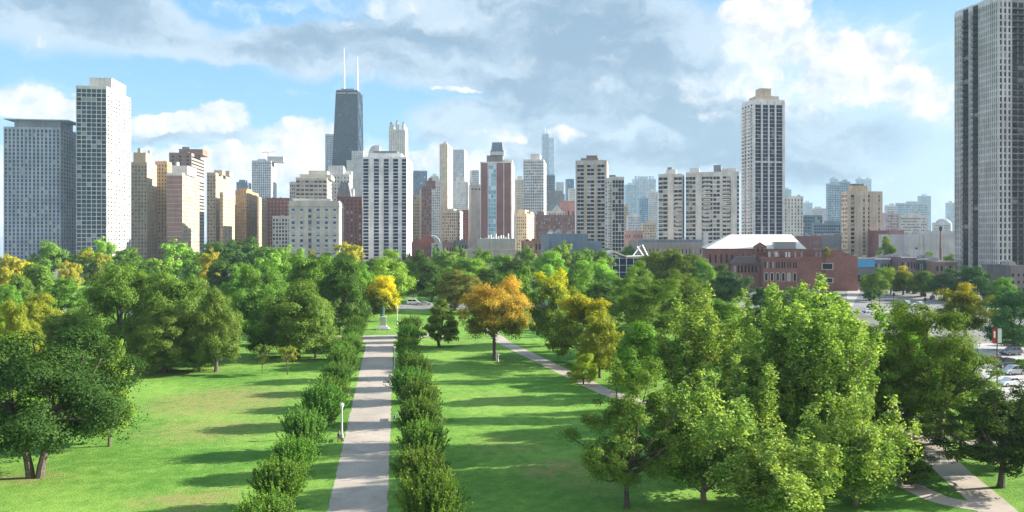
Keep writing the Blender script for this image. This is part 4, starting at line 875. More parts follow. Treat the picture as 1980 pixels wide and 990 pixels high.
def crown_broad(seed, W, H, cb, nc, nl, leaf, open_=0., low=-.5, flat=.8, trunk_r=.45, fork=False, nlimb=12, tw=.5, rcs=(.055, .12), rough=.1):
    """broad crown: leaf clumps over an uneven envelope, gaps between them"""
    rng = np.random.default_rng(seed)
    kv = rng.normal(size=(6, 3))*2.6; ph = rng.uniform(0, 6.28, 6)
    zc = H*(cb*.62+.36); C = []; NRM = []; S_ = []
    d = rdir(rng, nc); d[:, 2] = np.where(d[:, 2] < low, -d[:, 2], d[:, 2])
    rad = rng.uniform(.62, 1.0, nc); rad[rng.random(nc) < .14] *= .6; rad[rng.random(nc) < .08] *= 1.12
    gain = .9+rough*np.cos(d@kv.T+ph).sum(1)*.75
    up = H-zc; dn = zc-H*cb
    cen = np.empty((nc, 3)); cen[:, 0] = d[:, 0]*rad*gain*W*.46; cen[:, 1] = d[:, 1]*rad*gain*W*.46
    cen[:, 2] = zc+np.where(d[:, 2] > 0, d[:, 2]*rad*gain*up*.95, d[:, 2]*rad*dn)
    rc = W*rng.uniform(*rcs, nc)
    cnt = (nl*(rc/rc.mean())**2*rng.uniform(1-open_, 1, nc)).astype(int)+8
    for i in range(nc):
        q = rdir(rng, cnt[i]); q[:, 2] = np.where((q[:, 2] < -.1) & (rng.random(cnt[i]) < .65), -q[:, 2], q[:, 2])
        rr = rc[i]*(.4+.7*rng.random(cnt[i])**.7)*(1+.25*np.cos(q@(kv[i % 6]*1.6)+ph[i % 6]))
        p = cen[i]+q*rr[:, None]*np.array([1, 1, flat])
        C.append(p); NRM.append(q*1.1+rng.normal(size=q.shape)*.5+np.array([0, 0, .4])+d[i]*.35); S_.append(leaf*rng.uniform(.6, 1.35, cnt[i]))
    C = np.concatenate(C); NRM = np.concatenate(NRM); S_ = np.concatenate(S_)
    C[:, 2] = np.maximum(C[:, 2], H*cb*.5+.1)
    me = leaf_mesh('crown', C, NRM, S_, rng)
    mb = MB(); base = np.array([0, 0, -.3]); ft = np.array([rng.normal()*.25, rng.normal()*.25, H*(cb+.22)])
    if fork:
        for sgn in (-1, 1):
            tp = np.array([sgn*W*.13, rng.normal()*.6, H*.5]); mb.tube(bez(base+np.array([sgn*.35, 0, 0]), np.array([sgn*.5, 0, H*.2]), tp, 7), list(np.linspace(trunk_r*.8, trunk_r*.35, 7)), 8)
    else:
        mb.tube(bez(base, (base+ft)/2+rng.normal(size=3)*.25, ft, 7), [trunk_r*1.5, trunk_r*1.05]+list(np.linspace(trunk_r*.95, trunk_r*.6, 5)), 8)
    idx = rng.permutation(nc)[:nlimb]
    for i in idx:
        t = rng.uniform(.55, 1); st = base+(ft-base)*t
        if fork: st = np.array([(1 if cen[i][0] > 0 else -1)*W*.09, 0, H*rng.uniform(.25, .45)])
        mid = (st+cen[i])/2+np.array([0, 0, -.06*H])+rng.normal(size=3)*.4
        mb.tube(bez(st, mid, cen[i], 6), list(np.linspace(trunk_r*tw, .05, 6)), 5)
        for _ in range(3):
            j = rng.integers(nc)
            if np.linalg.norm(cen[j]-cen[i]) < W*.35:
                m0 = np.array(bez(st, mid, cen[i], 6)[3]); mb.tube(bez(m0, (m0+cen[j])/2+rng.normal(size=3)*.2, cen[j], 4), list(np.linspace(trunk_r*tw*.45, .04, 4)), 4)
    return me, mb.mesh('trunk', [BARK]), W, H
def crown_poplar(seed, W, H, nlead, nl, leaf, trunk_r=.35):
    """cottonwood: several upright leaders, foliage in narrow upright plumes with gaps between"""
    rng = np.random.default_rng(seed); C = []; NRM = []; S_ = []; mb = MB()
    for k in range(nlead):
        a = k*2.399+rng.uniform(-.4, .4); rr = 0 if k == 0 else W*.5*math.sqrt((k+.3)/nlead)*rng.uniform(.72, .95)
        top = H*(1 if k == 0 else rng.uniform(.68, 1.0)-.06*(rr/(W*.5))**2)
        tp = np.array([math.cos(a)*rr, math.sin(a)*rr, top]); z0 = H*rng.uniform(.05, .3) if k else 0
        st = np.array([0, 0, z0-.3 if k == 0 else z0]); ctl = np.array([tp[0]*.85, tp[1]*.85, z0+(top-z0)*.35])
        line = np.array(bez(st, ctl, tp, 24))
        mb.tube([tuple(p) for p in line[:20:3]], list(np.linspace(trunk_r*(1 if k == 0 else .3), .03, 7)), 6)
        L_ = top-z0; nclump = int(8+L_*1.7)
        for q in range(nclump):
            t = .16+.84*(q+rng.random())/nclump; ii = t*23; i0 = int(min(ii, 22)); p = line[i0]+(line[i0+1]-line[i0])*(ii-i0)
            side = 1.15*(1-t)**.7*rng.uniform(.2, 1.4)+.12; th = rng.uniform(0, 6.28)
            cen = p+np.array([math.cos(th)*side, math.sin(th)*side, rng.uniform(-.1, .7)])
            if q % 3 == 0: mb.tube([tuple(p-np.array([0, 0, .5])), tuple(cen)], [.05, .02], 4)
            rx = (.4+.38*(1-t)**.7)*rng.uniform(.55, 1.3); cnt = int(nl*(rx/.7)**1.6)+12
            d = rdir(rng, cnt); u = rng.random(cnt)**.5
            C.append(cen+d*(u*rx)[:, None]*np.array([1, 1, 1.55])); NRM.append(d*.8+rng.normal(size=d.shape)*.8+np.array([.1, 0, .2])); S_.append(leaf*rng.uniform(.6, 1.4, cnt))
    C = np.concatenate(C); keep = C[:, 2] > .6
    me = leaf_mesh('crown', C[keep], np.concatenate(NRM)[keep], np.concatenate(S_)[keep], rng, aspect=.8)
    return me, mb.mesh('trunk', [BARKL]), W, H
def crown_vase(seed, W, H, ntw, leaf):
    """young elm kept low: a sheaf of upright arching twigs, leafy to the ground"""
    rng = np.random.default_rng(seed); C = []; NRM = []; S_ = []; T = []; mb = MB()
    mb.tube([(0, 0, -.2), (0, 0, H*.35)], [.16, .09], 7)
    for k in range(ntw):
        a = rng.uniform(0, 6.283); z0 = H*rng.uniform(.02, .55); out = rng.random()**.6
        ln = H*rng.uniform(.35, .75)*(1-.25*z0/H); tilt = rng.uniform(.3, 1.25)
        d = np.array([math.cos(a)*out*tilt, math.sin(a)*out*tilt, 1.0]); d /= np.linalg.norm(d)
        st = np.array([math.cos(a)*out*W*.16, math.sin(a)*out*W*.16, z0])
        en = st+d*ln; r_ = math.hypot(en[0], en[1]); lim = W*.5*rng.uniform(.7, 1.25)
        if r_ > lim: en[:2] *= lim/r_
        en[2] = min(en[2], H*rng.uniform(.8, 1.14)*(1.08-.38*(math.hypot(en[0], en[1])/(W*.5))**2)); ctl = (st+en)/2+np.array([math.cos(a)*.35, math.sin(a)*.35, -.1])
        n = int(46*ln/2.6); t = rng.uniform(.12, 1, n)[:, None]
        p = st*(1-t)**2+ctl*2*t*(1-t)+en*t*t; tg = 2*(1-t)*(ctl-st)+2*t*(en-ctl); tg /= np.linalg.norm(tg, axis=1, keepdims=True)
        p = p+rng.normal(size=p.shape)*.11*(1.25-t)
        C.append(p); T.append(tg+rng.normal(size=p.shape)*.5); NRM.append(rng.normal(size=p.shape)+np.array([0, 0, .5])); S_.append(leaf*rng.uniform(.6, 1.35, n))
        if k % 4 == 0: mb.tube(bez(st, ctl, en, 5), [.04, .035, .03, .02, .01], 4)
    C = np.concatenate(C); C[:, 2] = np.maximum(C[:, 2], .05)
    me = leaf_mesh('crown', C, np.concatenate(NRM), np.concatenate(S_), rng, aspect=.5, T=np.concatenate(T))
    return me, mb.mesh('trunk', [BARK]), W, H

m, nt, out = newmat('bark'); bb = N(nt, 'ShaderNodeBsdfPrincipled')
nn = noise(nt, objco(nt), 5, 5, .65); L(nt, ramp(nt, nn.outputs[0], [(.3, (.045, .036, .03)), (.7, (.15, .12, .1))]), bb.inputs['Base Color']); bb.inputs['Roughness'].default_value = .9
bp = N(nt, 'ShaderNodeBump'); bp.inputs['Strength'].default_value = .6; L(nt, nn.outputs[0], bp.inputs['Height']); L(nt, bp.outputs[0], bb.inputs['Normal'])
L(nt, bb.outputs[0], out.inputs[0]); BARK = m
BARKL = plain('pale_bark', (.24, .19, .15), .9)

LF = dict(
    deep=foliage('deep_green', (0.023, 0.062, 0.011), (0.068, 0.132, 0.021)),
    dark=foliage('dark_green', (0.041, 0.103, 0.014), (0.104, 0.208, 0.026)),
    oak=foliage('oak_green', (0.075, 0.164, 0.024), (0.212, 0.342, 0.051)),
    mid=foliage('mid_green', (0.089, 0.204, 0.020), (0.220, 0.375, 0.044)),
    light=foliage('light_green', (0.152, 0.315, 0.032), (0.345, 0.548, 0.072)),
    bright=foliage('cottonwood', (.045, .16, .02), (.44, .60, .14), trans=.45, gloss=.02, grough=.5),
    olive=foliage('olive_green', (0.081, 0.158, 0.020), (0.209, 0.326, 0.045)),
    lime=foliage('yellow_green', (0.183, 0.268, 0.020), (0.403, 0.464, 0.043), trans=.45),
    yellow=foliage('autumn_yellow', (.26, .30, .03), (.60, .49, .05), trans=.45),
    goldtop=foliage('gold_topped', (0.073, 0.146, 0.017), (0.171, 0.244, 0.029), (0.537, 0.512, 0.024), z3=13.5, z0=7, trans=.42),
    orange=foliage('orange_topped', (0.085, 0.122, 0.015), (0.171, 0.183, 0.022), (.52, .33, .055), z3=12.5, z0=6, trans=.42),
    ytree=foliage('half_yellow', (0.085, 0.146, 0.015), (0.171, 0.220, 0.018), (0.800, 0.756, 0.024), z3=10, z0=5.5, side=.55, trans=.45),
    brown=foliage('olive_brown', (0.098, 0.116, 0.020), (0.244, 0.232, 0.034)),
    vase=foliage('young_elm', (0.058, 0.149, 0.023), (0.181, 0.329, 0.053), trans=.38),
    vlite=foliage('young_elm_yellowed', (.055, .16, .02), (.24, .40, .06), trans=.42),
    blue=foliage('bluish_green', (0.042, 0.110, 0.037), (0.096, 0.197, 0.062)))
PR = {}
PR['big'] = [crown_broad(10+i, 17, 15, .04, 190, 400, .27, low=-.85, trunk_r=.55, nlimb=16, rcs=(.05, .10)) for i in range(3)]
PR['fork'] = [crown_broad(31, 18, 15, .14, 160, 520, .25, open_=.5, trunk_r=.48, fork=True, nlimb=22, rcs=(.045, .11), low=-.7, rough=.19)]
PR['oaknear'] = [crown_broad(41+i, 13, 16, .12, 140, 420, .24, open_=.6, low=-.7, trunk_r=.45, nlimb=24, tw=.55, rcs=(.05, .11), rough=.15) for i in range(2)]
PR['airy'] = [crown_broad(51, 9, 13, .12, 120, 420, .2, open_=.6, low=-.75, trunk_r=.24, nlimb=26, rcs=(.05, .11), rough=.2)]
PR['elm'] = [crown_broad(61, 17, 15, .2, 150, 420, .26, flat=.7, trunk_r=.42, nlimb=14, rcs=(.05, .11))]
PR['mid'] = [crown_broad(70+i, 13, 13, .05, 110, 270, .33, low=-.8, trunk_r=.35, nlimb=9, rcs=(.055, .125), rough=.13) for i in range(6)]
PR['tall'] = [crown_broad(80+i, 7, 11, .02, 90, 240, .28, low=-.9, trunk_r=.28, nlimb=7, rcs=(.06, .14)) for i in range(2)]
PR['far'] = [crown_broad(90+i, 12, 12, .04, 75, 140, .55, low=-.8, trunk_r=.32, nlimb=5, rcs=(.06, .13), rough=.14) for i in range(6)]
PR['poplar'] = [crown_poplar(100+i, 9, 20, 17, 100, .22) for i in range(2)]
PR['poplow'] = [crown_poplar(110, 9, 10, 18, 90, .2, .2)]
PR['vase'] = [crown_vase(120+i, 5.4, 5.0, 560, .2) for i in range(4)]
PR['sap'] = [crown_broad(130, 3.2, 3.4, .3, 26, 50, .2, open_=.6, trunk_r=.07, nlimb=8, rcs=(.07, .15))]
LEANS = {}
for k_, lst in PR.items():
    for (me, tm_, W, H) in lst: me.materials.append(LF['mid'])
TR = random.Random(77)
def tree(style, x, ytop, wpx, D, mat, label, group=None, var=None, name='tree', rz=None, h=None, cat='tree', dx=0):
    lst = PR[style]; me, tme, W, H = lst[TR.randrange(len(lst)) if var is None else var]
    X, Y = at(x, D); ht = zz(ytop, D) if h is None else h
    r = empty(name, (X, Y, 0), TR.uniform(0, 6.28) if rz is None else rz, label, cat, group)
    sx = wpx*D/F/W; r.scale = (sx, sx, ht/H)
    t = link('trunk', tme, r); c = link('crown', me, r)
    if mat not in ('mid',):
        c.material_slots[0].link = 'OBJECT'; c.material_slots[0].material = LF[mat]
    return r
OAK = 'oak_tree'
# foreground left
tree('fork', 68, 640, 400, 80, 'deep', 'dark green oak with a forked trunk on the near left lawn', name=OAK, rz=0)
tree('mid', 212, 648, 105, 92, 'light', 'pale green round tree behind the forked oak, on its right', h=None)
tree('mid', 28, 640, 190, 100, 'mid', 'mid green tree behind the forked oak at the left edge')
tree('mid', 30, 575, 80, 135, 'lime', 'yellow green tree above the forked oak at the left edge')
tree('mid', 130, 595, 100, 160, 'olive', 'olive tree left of the great dark oaks', var=1)
tree('mid', 82, 560, 100, 180, 'lime', 'light yellow green tree left of the olive tree')
tree('mid', 15, 545, 70, 220, 'mid', 'green tree at the left edge below the golden tree')
# great oaks
tree('big', 235, 516, 190, 150, 'oak', 'great dark oak, leftmost of the three behind the left lawn', name=OAK, var=0)
tree('big', 345, 505, 215, 152, 'oak', 'great dark oak, tallest of the three behind the left lawn', name=OAK, var=1)
tree('big', 418, 545, 120, 142, 'oak', 'great oak, rightmost of the three, leaning over the lawn edge', name=OAK, var=2)
tree('big', 318, 598, 165, 141, 'oak', 'lower oak with foliage to the ground before the tallest dark oak', name=OAK, var=0, rz=2)
tree('mid', 385, 640, 100, 142, 'oak', 'small oak by the lawn edge right of the low oak', name=OAK)
tree('mid', 165, 600, 110, 158, 'dark', 'dark tree in the shade under the leftmost great oak')
tree('big', 500, 500, 150, 178, 'oak', 'tall oak with yellow lit top between the two oak masses', name=OAK, var=2)
tree('big', 575, 522, 185, 158, 'oak', 'wide rounded oak by the two saplings on the left lawn', name=OAK, var=1, rz=1)
tree('mid', 515, 590, 110, 160, 'dark', 'dark low oak in the shade left of the wide rounded oak', name=OAK)
tree('mid', 610, 590, 90, 158, 'oak', 'low oak under the right side of the wide rounded oak', name=OAK)
tree('mid', 655, 500, 130, 195, 'dark', 'dark green tree left of the half yellow tree', var=0)
tree('mid', 672, 540, 80, 200, 'dark', 'dark conical tree close behind the left elm row')
tree('mid', 600, 490, 150, 228, 'mid', 'green tree above the wide rounded oak', var=2)
tree('mid', 745, 478, 125, 262, 'light', 'bright green round tree below the striped white tower', var=3)
tree('mid', 700, 500, 100, 245, 'mid', 'mid green tree left of the bright round one')
tree('mid', 738, 528, 100, 226, 'ytree', 'half yellow half green tree behind the statue', var=4, rz=0)
# saplings on the left lawn
tree('sap', 508, 657, 38, 140, 'olive', 'thin olive sapling, left of the two on the lawn', name='sapling')
tree('sap', 555, 661, 45, 139, 'lime', 'thin yellowish sapling, right of the two on the lawn', name='sapling')
# centre
tree('tall', 851, 566, 78, 174, 'olive', 'dense olive brown tree leafy to the ground right of the path', var=0)
tree('elm', 957, 541, 172, 155, 'orange', 'broad orange topped elm on the right lawn', name='elm_tree', var=0, rz=.6)
tree('mid', 1066, 521, 112, 176, 'goldtop', 'gold topped green tree right of the orange elm', var=2)
tree('mid', 1135, 565, 165, 150, 'goldtop', 'arching yellow green tree beside the diagonal path', var=0)
tree('mid', 1160, 604, 100, 136, 'lime', 'small yellow tree in front of the arching one')
tree('mid', 1128, 682, 62, 130, 'lime', 'low yellow bush tree by the diagonal path')
tree('mid', 1232, 612, 140, 120, 'mid', 'dark green leafy tree left of the cottonwoods', var=4)
tree('mid', 1268, 640, 110, 128, 'dark', 'dark tree in the shade behind the left cottonwood')
tree('oaknear', 1250, 540, 160, 165, 'olive', 'olive tree with bare dark limbs right of the gold topped tree', name=OAK)
tree('oaknear', 1315, 520, 150, 200, 'olive', 'olive tree behind the left cottonwood', name=OAK)
tree('mid', 1165, 543, 95, 215, 'dark', 'dark round tree behind the arching yellow green tree')
tree('mid', 1408, 508, 92, 262, 'blue', 'dark green round street tree before the brick museum')
tree('mid', 1470, 552, 52, 262, 'blue', 'small dark round tree below the museum windows')
tree('mid', 1480, 590, 80, 180, 'blue', 'dark tree in the gap between the two cottonwoods')
tree('mid', 1310, 478, 110, 300, 'olive', 'sunlit yellow green tree left of the museum', var=1)
tree('mid', 1265, 482, 80, 310, 'olive', 'yellow green tree left of the sunlit one by the glasshouse')
tree('mid', 1230, 500, 90, 280, 'mid', 'green tree in front of the glasshouse')
tree('mid', 1365, 500, 70, 290, 'mid', 'green tree touching the museum left corner')
tree('mid', 1200, 525, 90, 240, 'mid', 'green tree above the dark round tree')
tree('mid', 1150, 500, 110, 285, 'light', 'light green tree below the blue clad building')
tree('mid', 1110, 505, 110, 270, 'mid', 'green tree left of the light green one')
tree('mid', 1060, 480, 100, 330, 'light', 'bright tall tree below the blue clad building, on its left')
tree('mid', 1000, 490, 110, 310, 'dark', 'dark shaded tree between bright crowns above the orange elm')
tree('mid', 950, 510, 90, 300, 'dark', 'dark shaded tree left of the other dark one above the orange elm')
tree('mid', 910, 486, 110, 330, 'light', 'bright green tree below the beige podium')
tree('mid', 880, 520, 110, 258, 'brown', 'olive brown tree above the dense olive brown one')
tree('mid', 835, 500, 90, 290, 'dark', 'dark tree right of the striped white tower')
tree('mid', 815, 480, 70, 400, 'dark', 'dark tree in front of the barrel roofed house')
tree('mid', 860, 492, 80, 350, 'mid', 'green tree between the barrel roofed house and the podium')
# cottonwoods and foreground right
COT = 'cottonwood_tree'; G = 'cottonwoods in the right foreground'
tree('poplar', 1366, 556, 235, 92, 'bright', 'bright cottonwood, left one with a lower plumed top', G, name=COT, var=0)
tree('poplar', 1582, 537, 255, 83, 'bright', 'bright cottonwood, tallest one standing before the brick museum', G, name=COT, var=1)
tree('poplar', 1500, 562, 205, 84, 'bright', 'bright cottonwood, second tallest left of the tallest', G, name=COT, var=0, rz=1.1)
tree('poplar', 1628, 585, 160, 87, 'bright', 'bright cottonwood, right one overlapping the oaks', G, name=COT, var=0, rz=2.2)
tree('poplar', 1440, 665, 210, 80, 'bright', 'lower cottonwood filling the gap between the tall ones', G, name=COT, var=1, rz=4)
tree('poplow', 1360, 735, 290, 73, 'bright', 'shrubby young cottonwood at the bottom, left of the others', G, name=COT)
tree('poplow', 1505, 835, 300, 66, 'bright', 'shrubby cottonwood lowest at the bottom, middle of three', G, name=COT, rz=1)
tree('poplow', 1655, 765, 250, 72, 'bright', 'shrubby pale cottonwood at the bottom, rightmost of three', G, name=COT, rz=2.5)
tree('mid', 1420, 600, 170, 102, 'mid', 'dark green tree glimpsed behind the lower cottonwood')
tree('mid', 1345, 600, 140, 109, 'dark', 'dark green tree glimpsed left behind the left cottonwood')
tree('mid', 1540, 585, 170, 112, 'mid', 'dark green tree glimpsed behind the tallest cottonwood')
tree('mid', 1640, 605, 150, 118, 'olive', 'olive tree glimpsed between tallest cottonwood and the oaks')
tree('mid', 1600, 600, 120, 170, 'blue', 'dark tree glimpsed right of the tallest cottonwood top', h=10)
tree('mid', 1400, 570, 120, 175, 'mid', 'green tree glimpsed left of the low dark gap tree', h=11)
tree('mid', 1525, 552, 110, 228, 'mid', 'green tree glimpsed behind the tallest cottonwood top')
tree('mid', 1605, 560, 100, 232, 'blue', 'dark tree glimpsed before the museum blank wall')
tree('mid', 1335, 560, 120, 210, 'mid', 'green tree above the left cottonwood plumes')
tree('airy', 1212, 708, 195, 71, 'oak', 'small airy elm with thin trunk at the bottom, left of the cottonwoods', name='elm_tree')
tree('oaknear', 1712, 607, 180, 95, 'olive', 'oak with upright dark trunk right of the cottonwoods', name=OAK, var=0)
tree('oaknear', 1815, 588, 225, 93, 'olive', 'wide oak with leaning trunk by the curved path', name=OAK, var=1)
tree('mid', 1752, 850, 110, 78, 'dark', 'low dark bushy tree left of the curved path')
tree('mid', 1700, 740, 120, 99, 'oak', 'shaded bushy tree under the upright dark trunked oak')
tree('mid', 1772, 775, 80, 97, 'dark', 'shaded bush tree between the two right oaks')
tree('airy', 1935, 735, 235, 77, 'deep', 'dark drooping tree at the right edge over the curved path', name=OAK)
tree('mid', 1975, 740, 110, 84, 'dark', 'dark leafy tree cut by the right edge')
tree('airy', 1858, 770, 95, 90, 'olive', 'small thin trunked tree on grass beside the curved path')
tree('mid', 1760, 592, 120, 128, 'light', 'pale green tree peeking over the wide oak')
tree('mid', 1866, 543, 115, 190, 'goldtop', 'yellow topped tree before the ribbed tower', var=3)
tree('mid', 1962, 553, 130, 168, 'blue', 'large dark bluish tree at the right edge below the ribbed tower', var=2)
tree('mid', 1975, 690, 40, 140, 'mid', 'small green tree between parked cars at the right edge')
# street trees on the right
for (x, y, w, D, m_, lab) in [(1690, 516, 66, 300, 'mid', 'green street tree by the museum corner'), (1722, 508, 60, 330, 'mid', 'green street tree behind the parked cars'), (1746, 512, 70, 325, 'goldtop', 'yellow tinged street tree above the parked cars'),
      (1782, 520, 74, 315, 'olive', 'olive street tree right of the yellow tinged one'), (1825, 517, 80, 300, 'blue', 'dark street tree left foot of the ribbed tower'), (1885, 503, 84, 290, 'blue', 'dark street tree hiding the ribbed tower base'),
      (1940, 535, 60, 280, 'mid', 'green street tree left of the small grey brick building'), (1716, 455, 34, 470, 'mid', 'slim green tree between beige slit tower and warehouse'), (1795, 486, 40, 440, 'mid', 'small tree before the light grey warehouse'), (1838, 488, 34, 430, 'mid', 'small tree between thin chimney and ribbed tower'),
      (1682, 560, 26, 290, 'blue', 'small bush tree near the curved ramp'), (1598, 478, 16, 350, 'lime', 'tiny pale tree on the museum roof terrace')]:
    t_ = tree('mid' if w > 30 else 'far', x, y, w, D, m_, lab)
    if 'roof terrace' in lab:
        t_.location.z = zz(501, 345)+.5; t_.scale = (.25, .25, .45)
# belt of far trees before the towers
for (x, y, w, D, m_, lab) in [
    (18, 484, 74, 260, 'yellow', 'golden tree at the far left edge'), (52, 503, 60, 270, 'goldtop', 'gold topped tree beside the golden one at far left'), (75, 500, 120, 250, 'olive', 'olive tree below the wide grey slab'),
    (96, 458, 76, 420, 'mid', 'tall green tree against the wide grey slab'), (135, 500, 44, 330, 'yellow', 'small yellow tree below the tallest left tower'), (165, 475, 70, 430, 'mid', 'green tree at left foot of the tallest left tower'),
    (188, 484, 62, 360, 'goldtop', 'orange tinged tree near the twin globe lamp'), (205, 462, 60, 440, 'light', 'light green tree against the gridded glass tower'), (250, 472, 90, 400, 'mid', 'wide green tree below the sunlit white side'),
    (120, 525, 90, 230, 'mid', 'green tree above the yellow green tree at left'), (200, 520, 80, 240, 'mid', 'green tree above the leftmost great oak'), (300, 492, 80, 330, 'light', 'pale green tree above the tallest dark oak'),
    (340, 468, 90, 410, 'light', 'light green tree below the purple brown block'), (380, 478, 70, 370, 'mid', 'green tree left of the round yellow one'), (402, 486, 56, 330, 'yellow', 'round yellow tree above the great oaks'),
    (415, 456, 70, 460, 'dark', 'dark dome shaped tree below the tan block'), (455, 458, 110, 430, 'dark', 'broad dark tree below the orange tan block'), (490, 450, 90, 480, 'dark', 'dark tree in front of the red brick block'),
    (520, 470, 70, 430, 'mid', 'green tree below the small brown balcony block'), (460, 500, 90, 300, 'mid', 'green tree above the oak with lit top'), (548, 478, 70, 380, 'light', 'light green tree left of the hotel base'),
    (585, 482, 80, 370, 'mid', 'green tree at foot of the classical hotel'), (627, 477, 58, 340, 'goldtop', 'rust yellow tree in front of the classical hotel'), (676, 463, 60, 400, 'yellow', 'bright yellow tree between hotel and striped tower'),
    (660, 485, 80, 330, 'light', 'light green tree below the bright yellow one'), (720, 490, 80, 330, 'mid', 'green tree at foot of the striped tower'), (30, 525, 80, 235, 'olive', 'olive tree under the golden tree at far left'),
    (535, 495, 80, 290, 'light', 'bright tree above the oak gap'), (425, 500, 60, 300, 'dark', 'dark tree right of the round yellow one'), (275, 500, 70, 300, 'dark', 'dark tree left of the pale green one'),
    (780, 495, 60, 330, 'mid', 'green tree right below the striped tower'), (800, 520, 50, 310, 'dark', 'dark tree beside the cross street'), (935, 476, 50, 420, 'mid', 'small green tree at left end of the podium'),
    (970, 482, 60, 400, 'mid', 'green tree before the podium middle'), (1020, 472, 50, 450, 'mid', 'green tree at right end of the podium'), (1085, 470, 60, 420, 'light', 'light tree before the blue clad building middle'),
    (1125, 475, 60, 400, 'mid', 'green tree before the blue clad building right end'), (1165, 478, 60, 420, 'mid', 'green tree left of the glasshouse gable'), (1215, 470, 50, 520, 'mid', 'green tree behind the glasshouse'),
    (1340, 490, 70, 330, 'mid', 'green tree before the long tan building'), (1290, 478, 60, 400, 'olive', 'olive tree before the long tan building'), (1000, 510, 80, 250, 'mid', 'green tree right above the orange elm'),
    (895, 470, 30, 520, 'olive', 'small olive tree beside the podium'), (843, 470, 26, 520, 'mid', 'small tree beside the grey town house'), (868, 480, 50, 480, 'light', 'light tree below the brown flat roofed house'),
    (5, 600, 60, 160, 'lime', 'yellow green shrub tree cut by the left edge'), (60, 610, 80, 140, 'lime', 'yellow green bushy tree above the forked oak'), (200, 575, 80, 180, 'mid', 'green tree between olive tree and great oaks')]:
    tree('far' if D > 240 else 'mid', x, y, w, D, m_, lab)
# trees out of the picture on the right whose long shadows cross the lawn
EDGE = [(62, 88, 17, 17), (74, 112, 16, 17), (66, 131, 15, 17)]

# rows of young elms along the path
GL_, GR_ = 'young elms in the row left of the path', 'young elms in the row right of the path'
rowL = [63, 72.5, 83, 93, 103.5, 115, 126, 137, 148, 159, 170, 181, 192]
rowR = [64, 73.5, 84, 94, 104, 116, 127, 138, 149, 160, 171, 182, 193]
ORD = ['nearest', 'second nearest', 'third nearest', 'fourth nearest', 'fifth nearest', 'sixth nearest', 'middle', 'sixth farthest', 'fifth farthest', 'fourth farthest', 'third farthest', 'second farthest', 'farthest']
for rowi, (row, gx, gname, sd) in enumerate(((rowL, -10.2, GL_, 'left'), (rowR, 2.7, GR_, 'right'))):
    for i, y in enumerate(row):
        me, tme, W, H = PR['vase'][TR.randrange(4)]
        r = empty('young_elm', (gx+TR.uniform(-.7, .7)+(i*.05 if rowi else i*.09), y+TR.uniform(-1.5, 1.5), 0), TR.uniform(0, 6.28), f'upright young elm, {ORD[i]} in the row {sd} of the path', 'young elm', gname)
        k = TR.uniform(.92, 1.25); r.scale = (k, k*TR.uniform(.9, 1.1), k*TR.uniform(.85, 1.1))
        link('trunk', tme, r); c = link('crown', me, r); c.material_slots[0].link = 'OBJECT'; c.material_slots[0].material = LF['vlite' if i in (0, 1, 2, 8, 9, 10) else 'vase']

# ---------------------------------------------------------------- ground, paths, water, road
m, nt, out = newmat('city_ground'); b_ = N(nt, 'ShaderNodeBsdfPrincipled'); n1 = noise(nt, objco(nt), .03, 6)
L(nt, ramp(nt, n1.outputs[0], [(.35, (.1, .11, .09)), (.65, (.24, .23, .21))]), b_.inputs['Base Color']); b_.inputs['Roughness'].default_value = .9; L(nt, b_.outputs[0], out.inputs[0])
sheet('ground', [(-9000, -600), (9000, -600), (9000, 14000), (-9000, 14000)], 0, m)
m, nt, out = newmat('lake_water'); b_ = N(nt, 'ShaderNodeBsdfPrincipled'); b_.inputs['Base Color'].default_value = (.05, .16, .22, 1); b_.inputs['Roughness'].default_value = .12
n1 = noise(nt, objco(nt), .25, 4); bp = N(nt, 'ShaderNodeBump'); bp.inputs['Strength'].default_value = .3; L(nt, n1.outputs[0], bp.inputs['Height']); L(nt, bp.outputs[0], b_.inputs['Normal']); L(nt, b_.outputs[0], out.inputs[0])
sheet('lake_water', [(-9000, 500), (-330, 500), (-330, 1400), (-600, 4000), (-600, 14000), (-9000, 14000)], .004, m)

m, nt, out = newmat('lawn_grass'); b_ = N(nt, 'ShaderNodeBsdfPrincipled'); co = objco(nt)
n1 = noise(nt, co, .05, 4, .5); n2 = noise(nt, co, .6, 6, .65); n3 = noise(nt, co, 5, 6, .75)
f = mathn(nt, 'ADD', mathn(nt, 'MULTIPLY', n1.outputs[0], .4), mathn(nt, 'ADD', mathn(nt, 'MULTIPLY', n2.outputs[0], .3), mathn(nt, 'MULTIPLY', n3.outputs[0], .3)))
c = mixc(nt, ss(nt, f, .41, .59), (.10, .25, .036), (.25, .43, .08))
nd = noise(nt, co, .22, 6, .65); dn_ = N(nt, 'ShaderNodeVectorMath', operation='SUBTRACT'); L(nt, nd.outputs['Color'], dn_.inputs[0]); dn_.inputs[1].default_value = (.5, .5, .5)
dv = N(nt, 'ShaderNodeVectorMath', operation='MULTIPLY_ADD'); L(nt, dn_.outputs[0], dv.inputs[0]); dv.inputs[1].default_value = (9, 9, 0); L(nt, co, dv.inputs[2])
acc = None
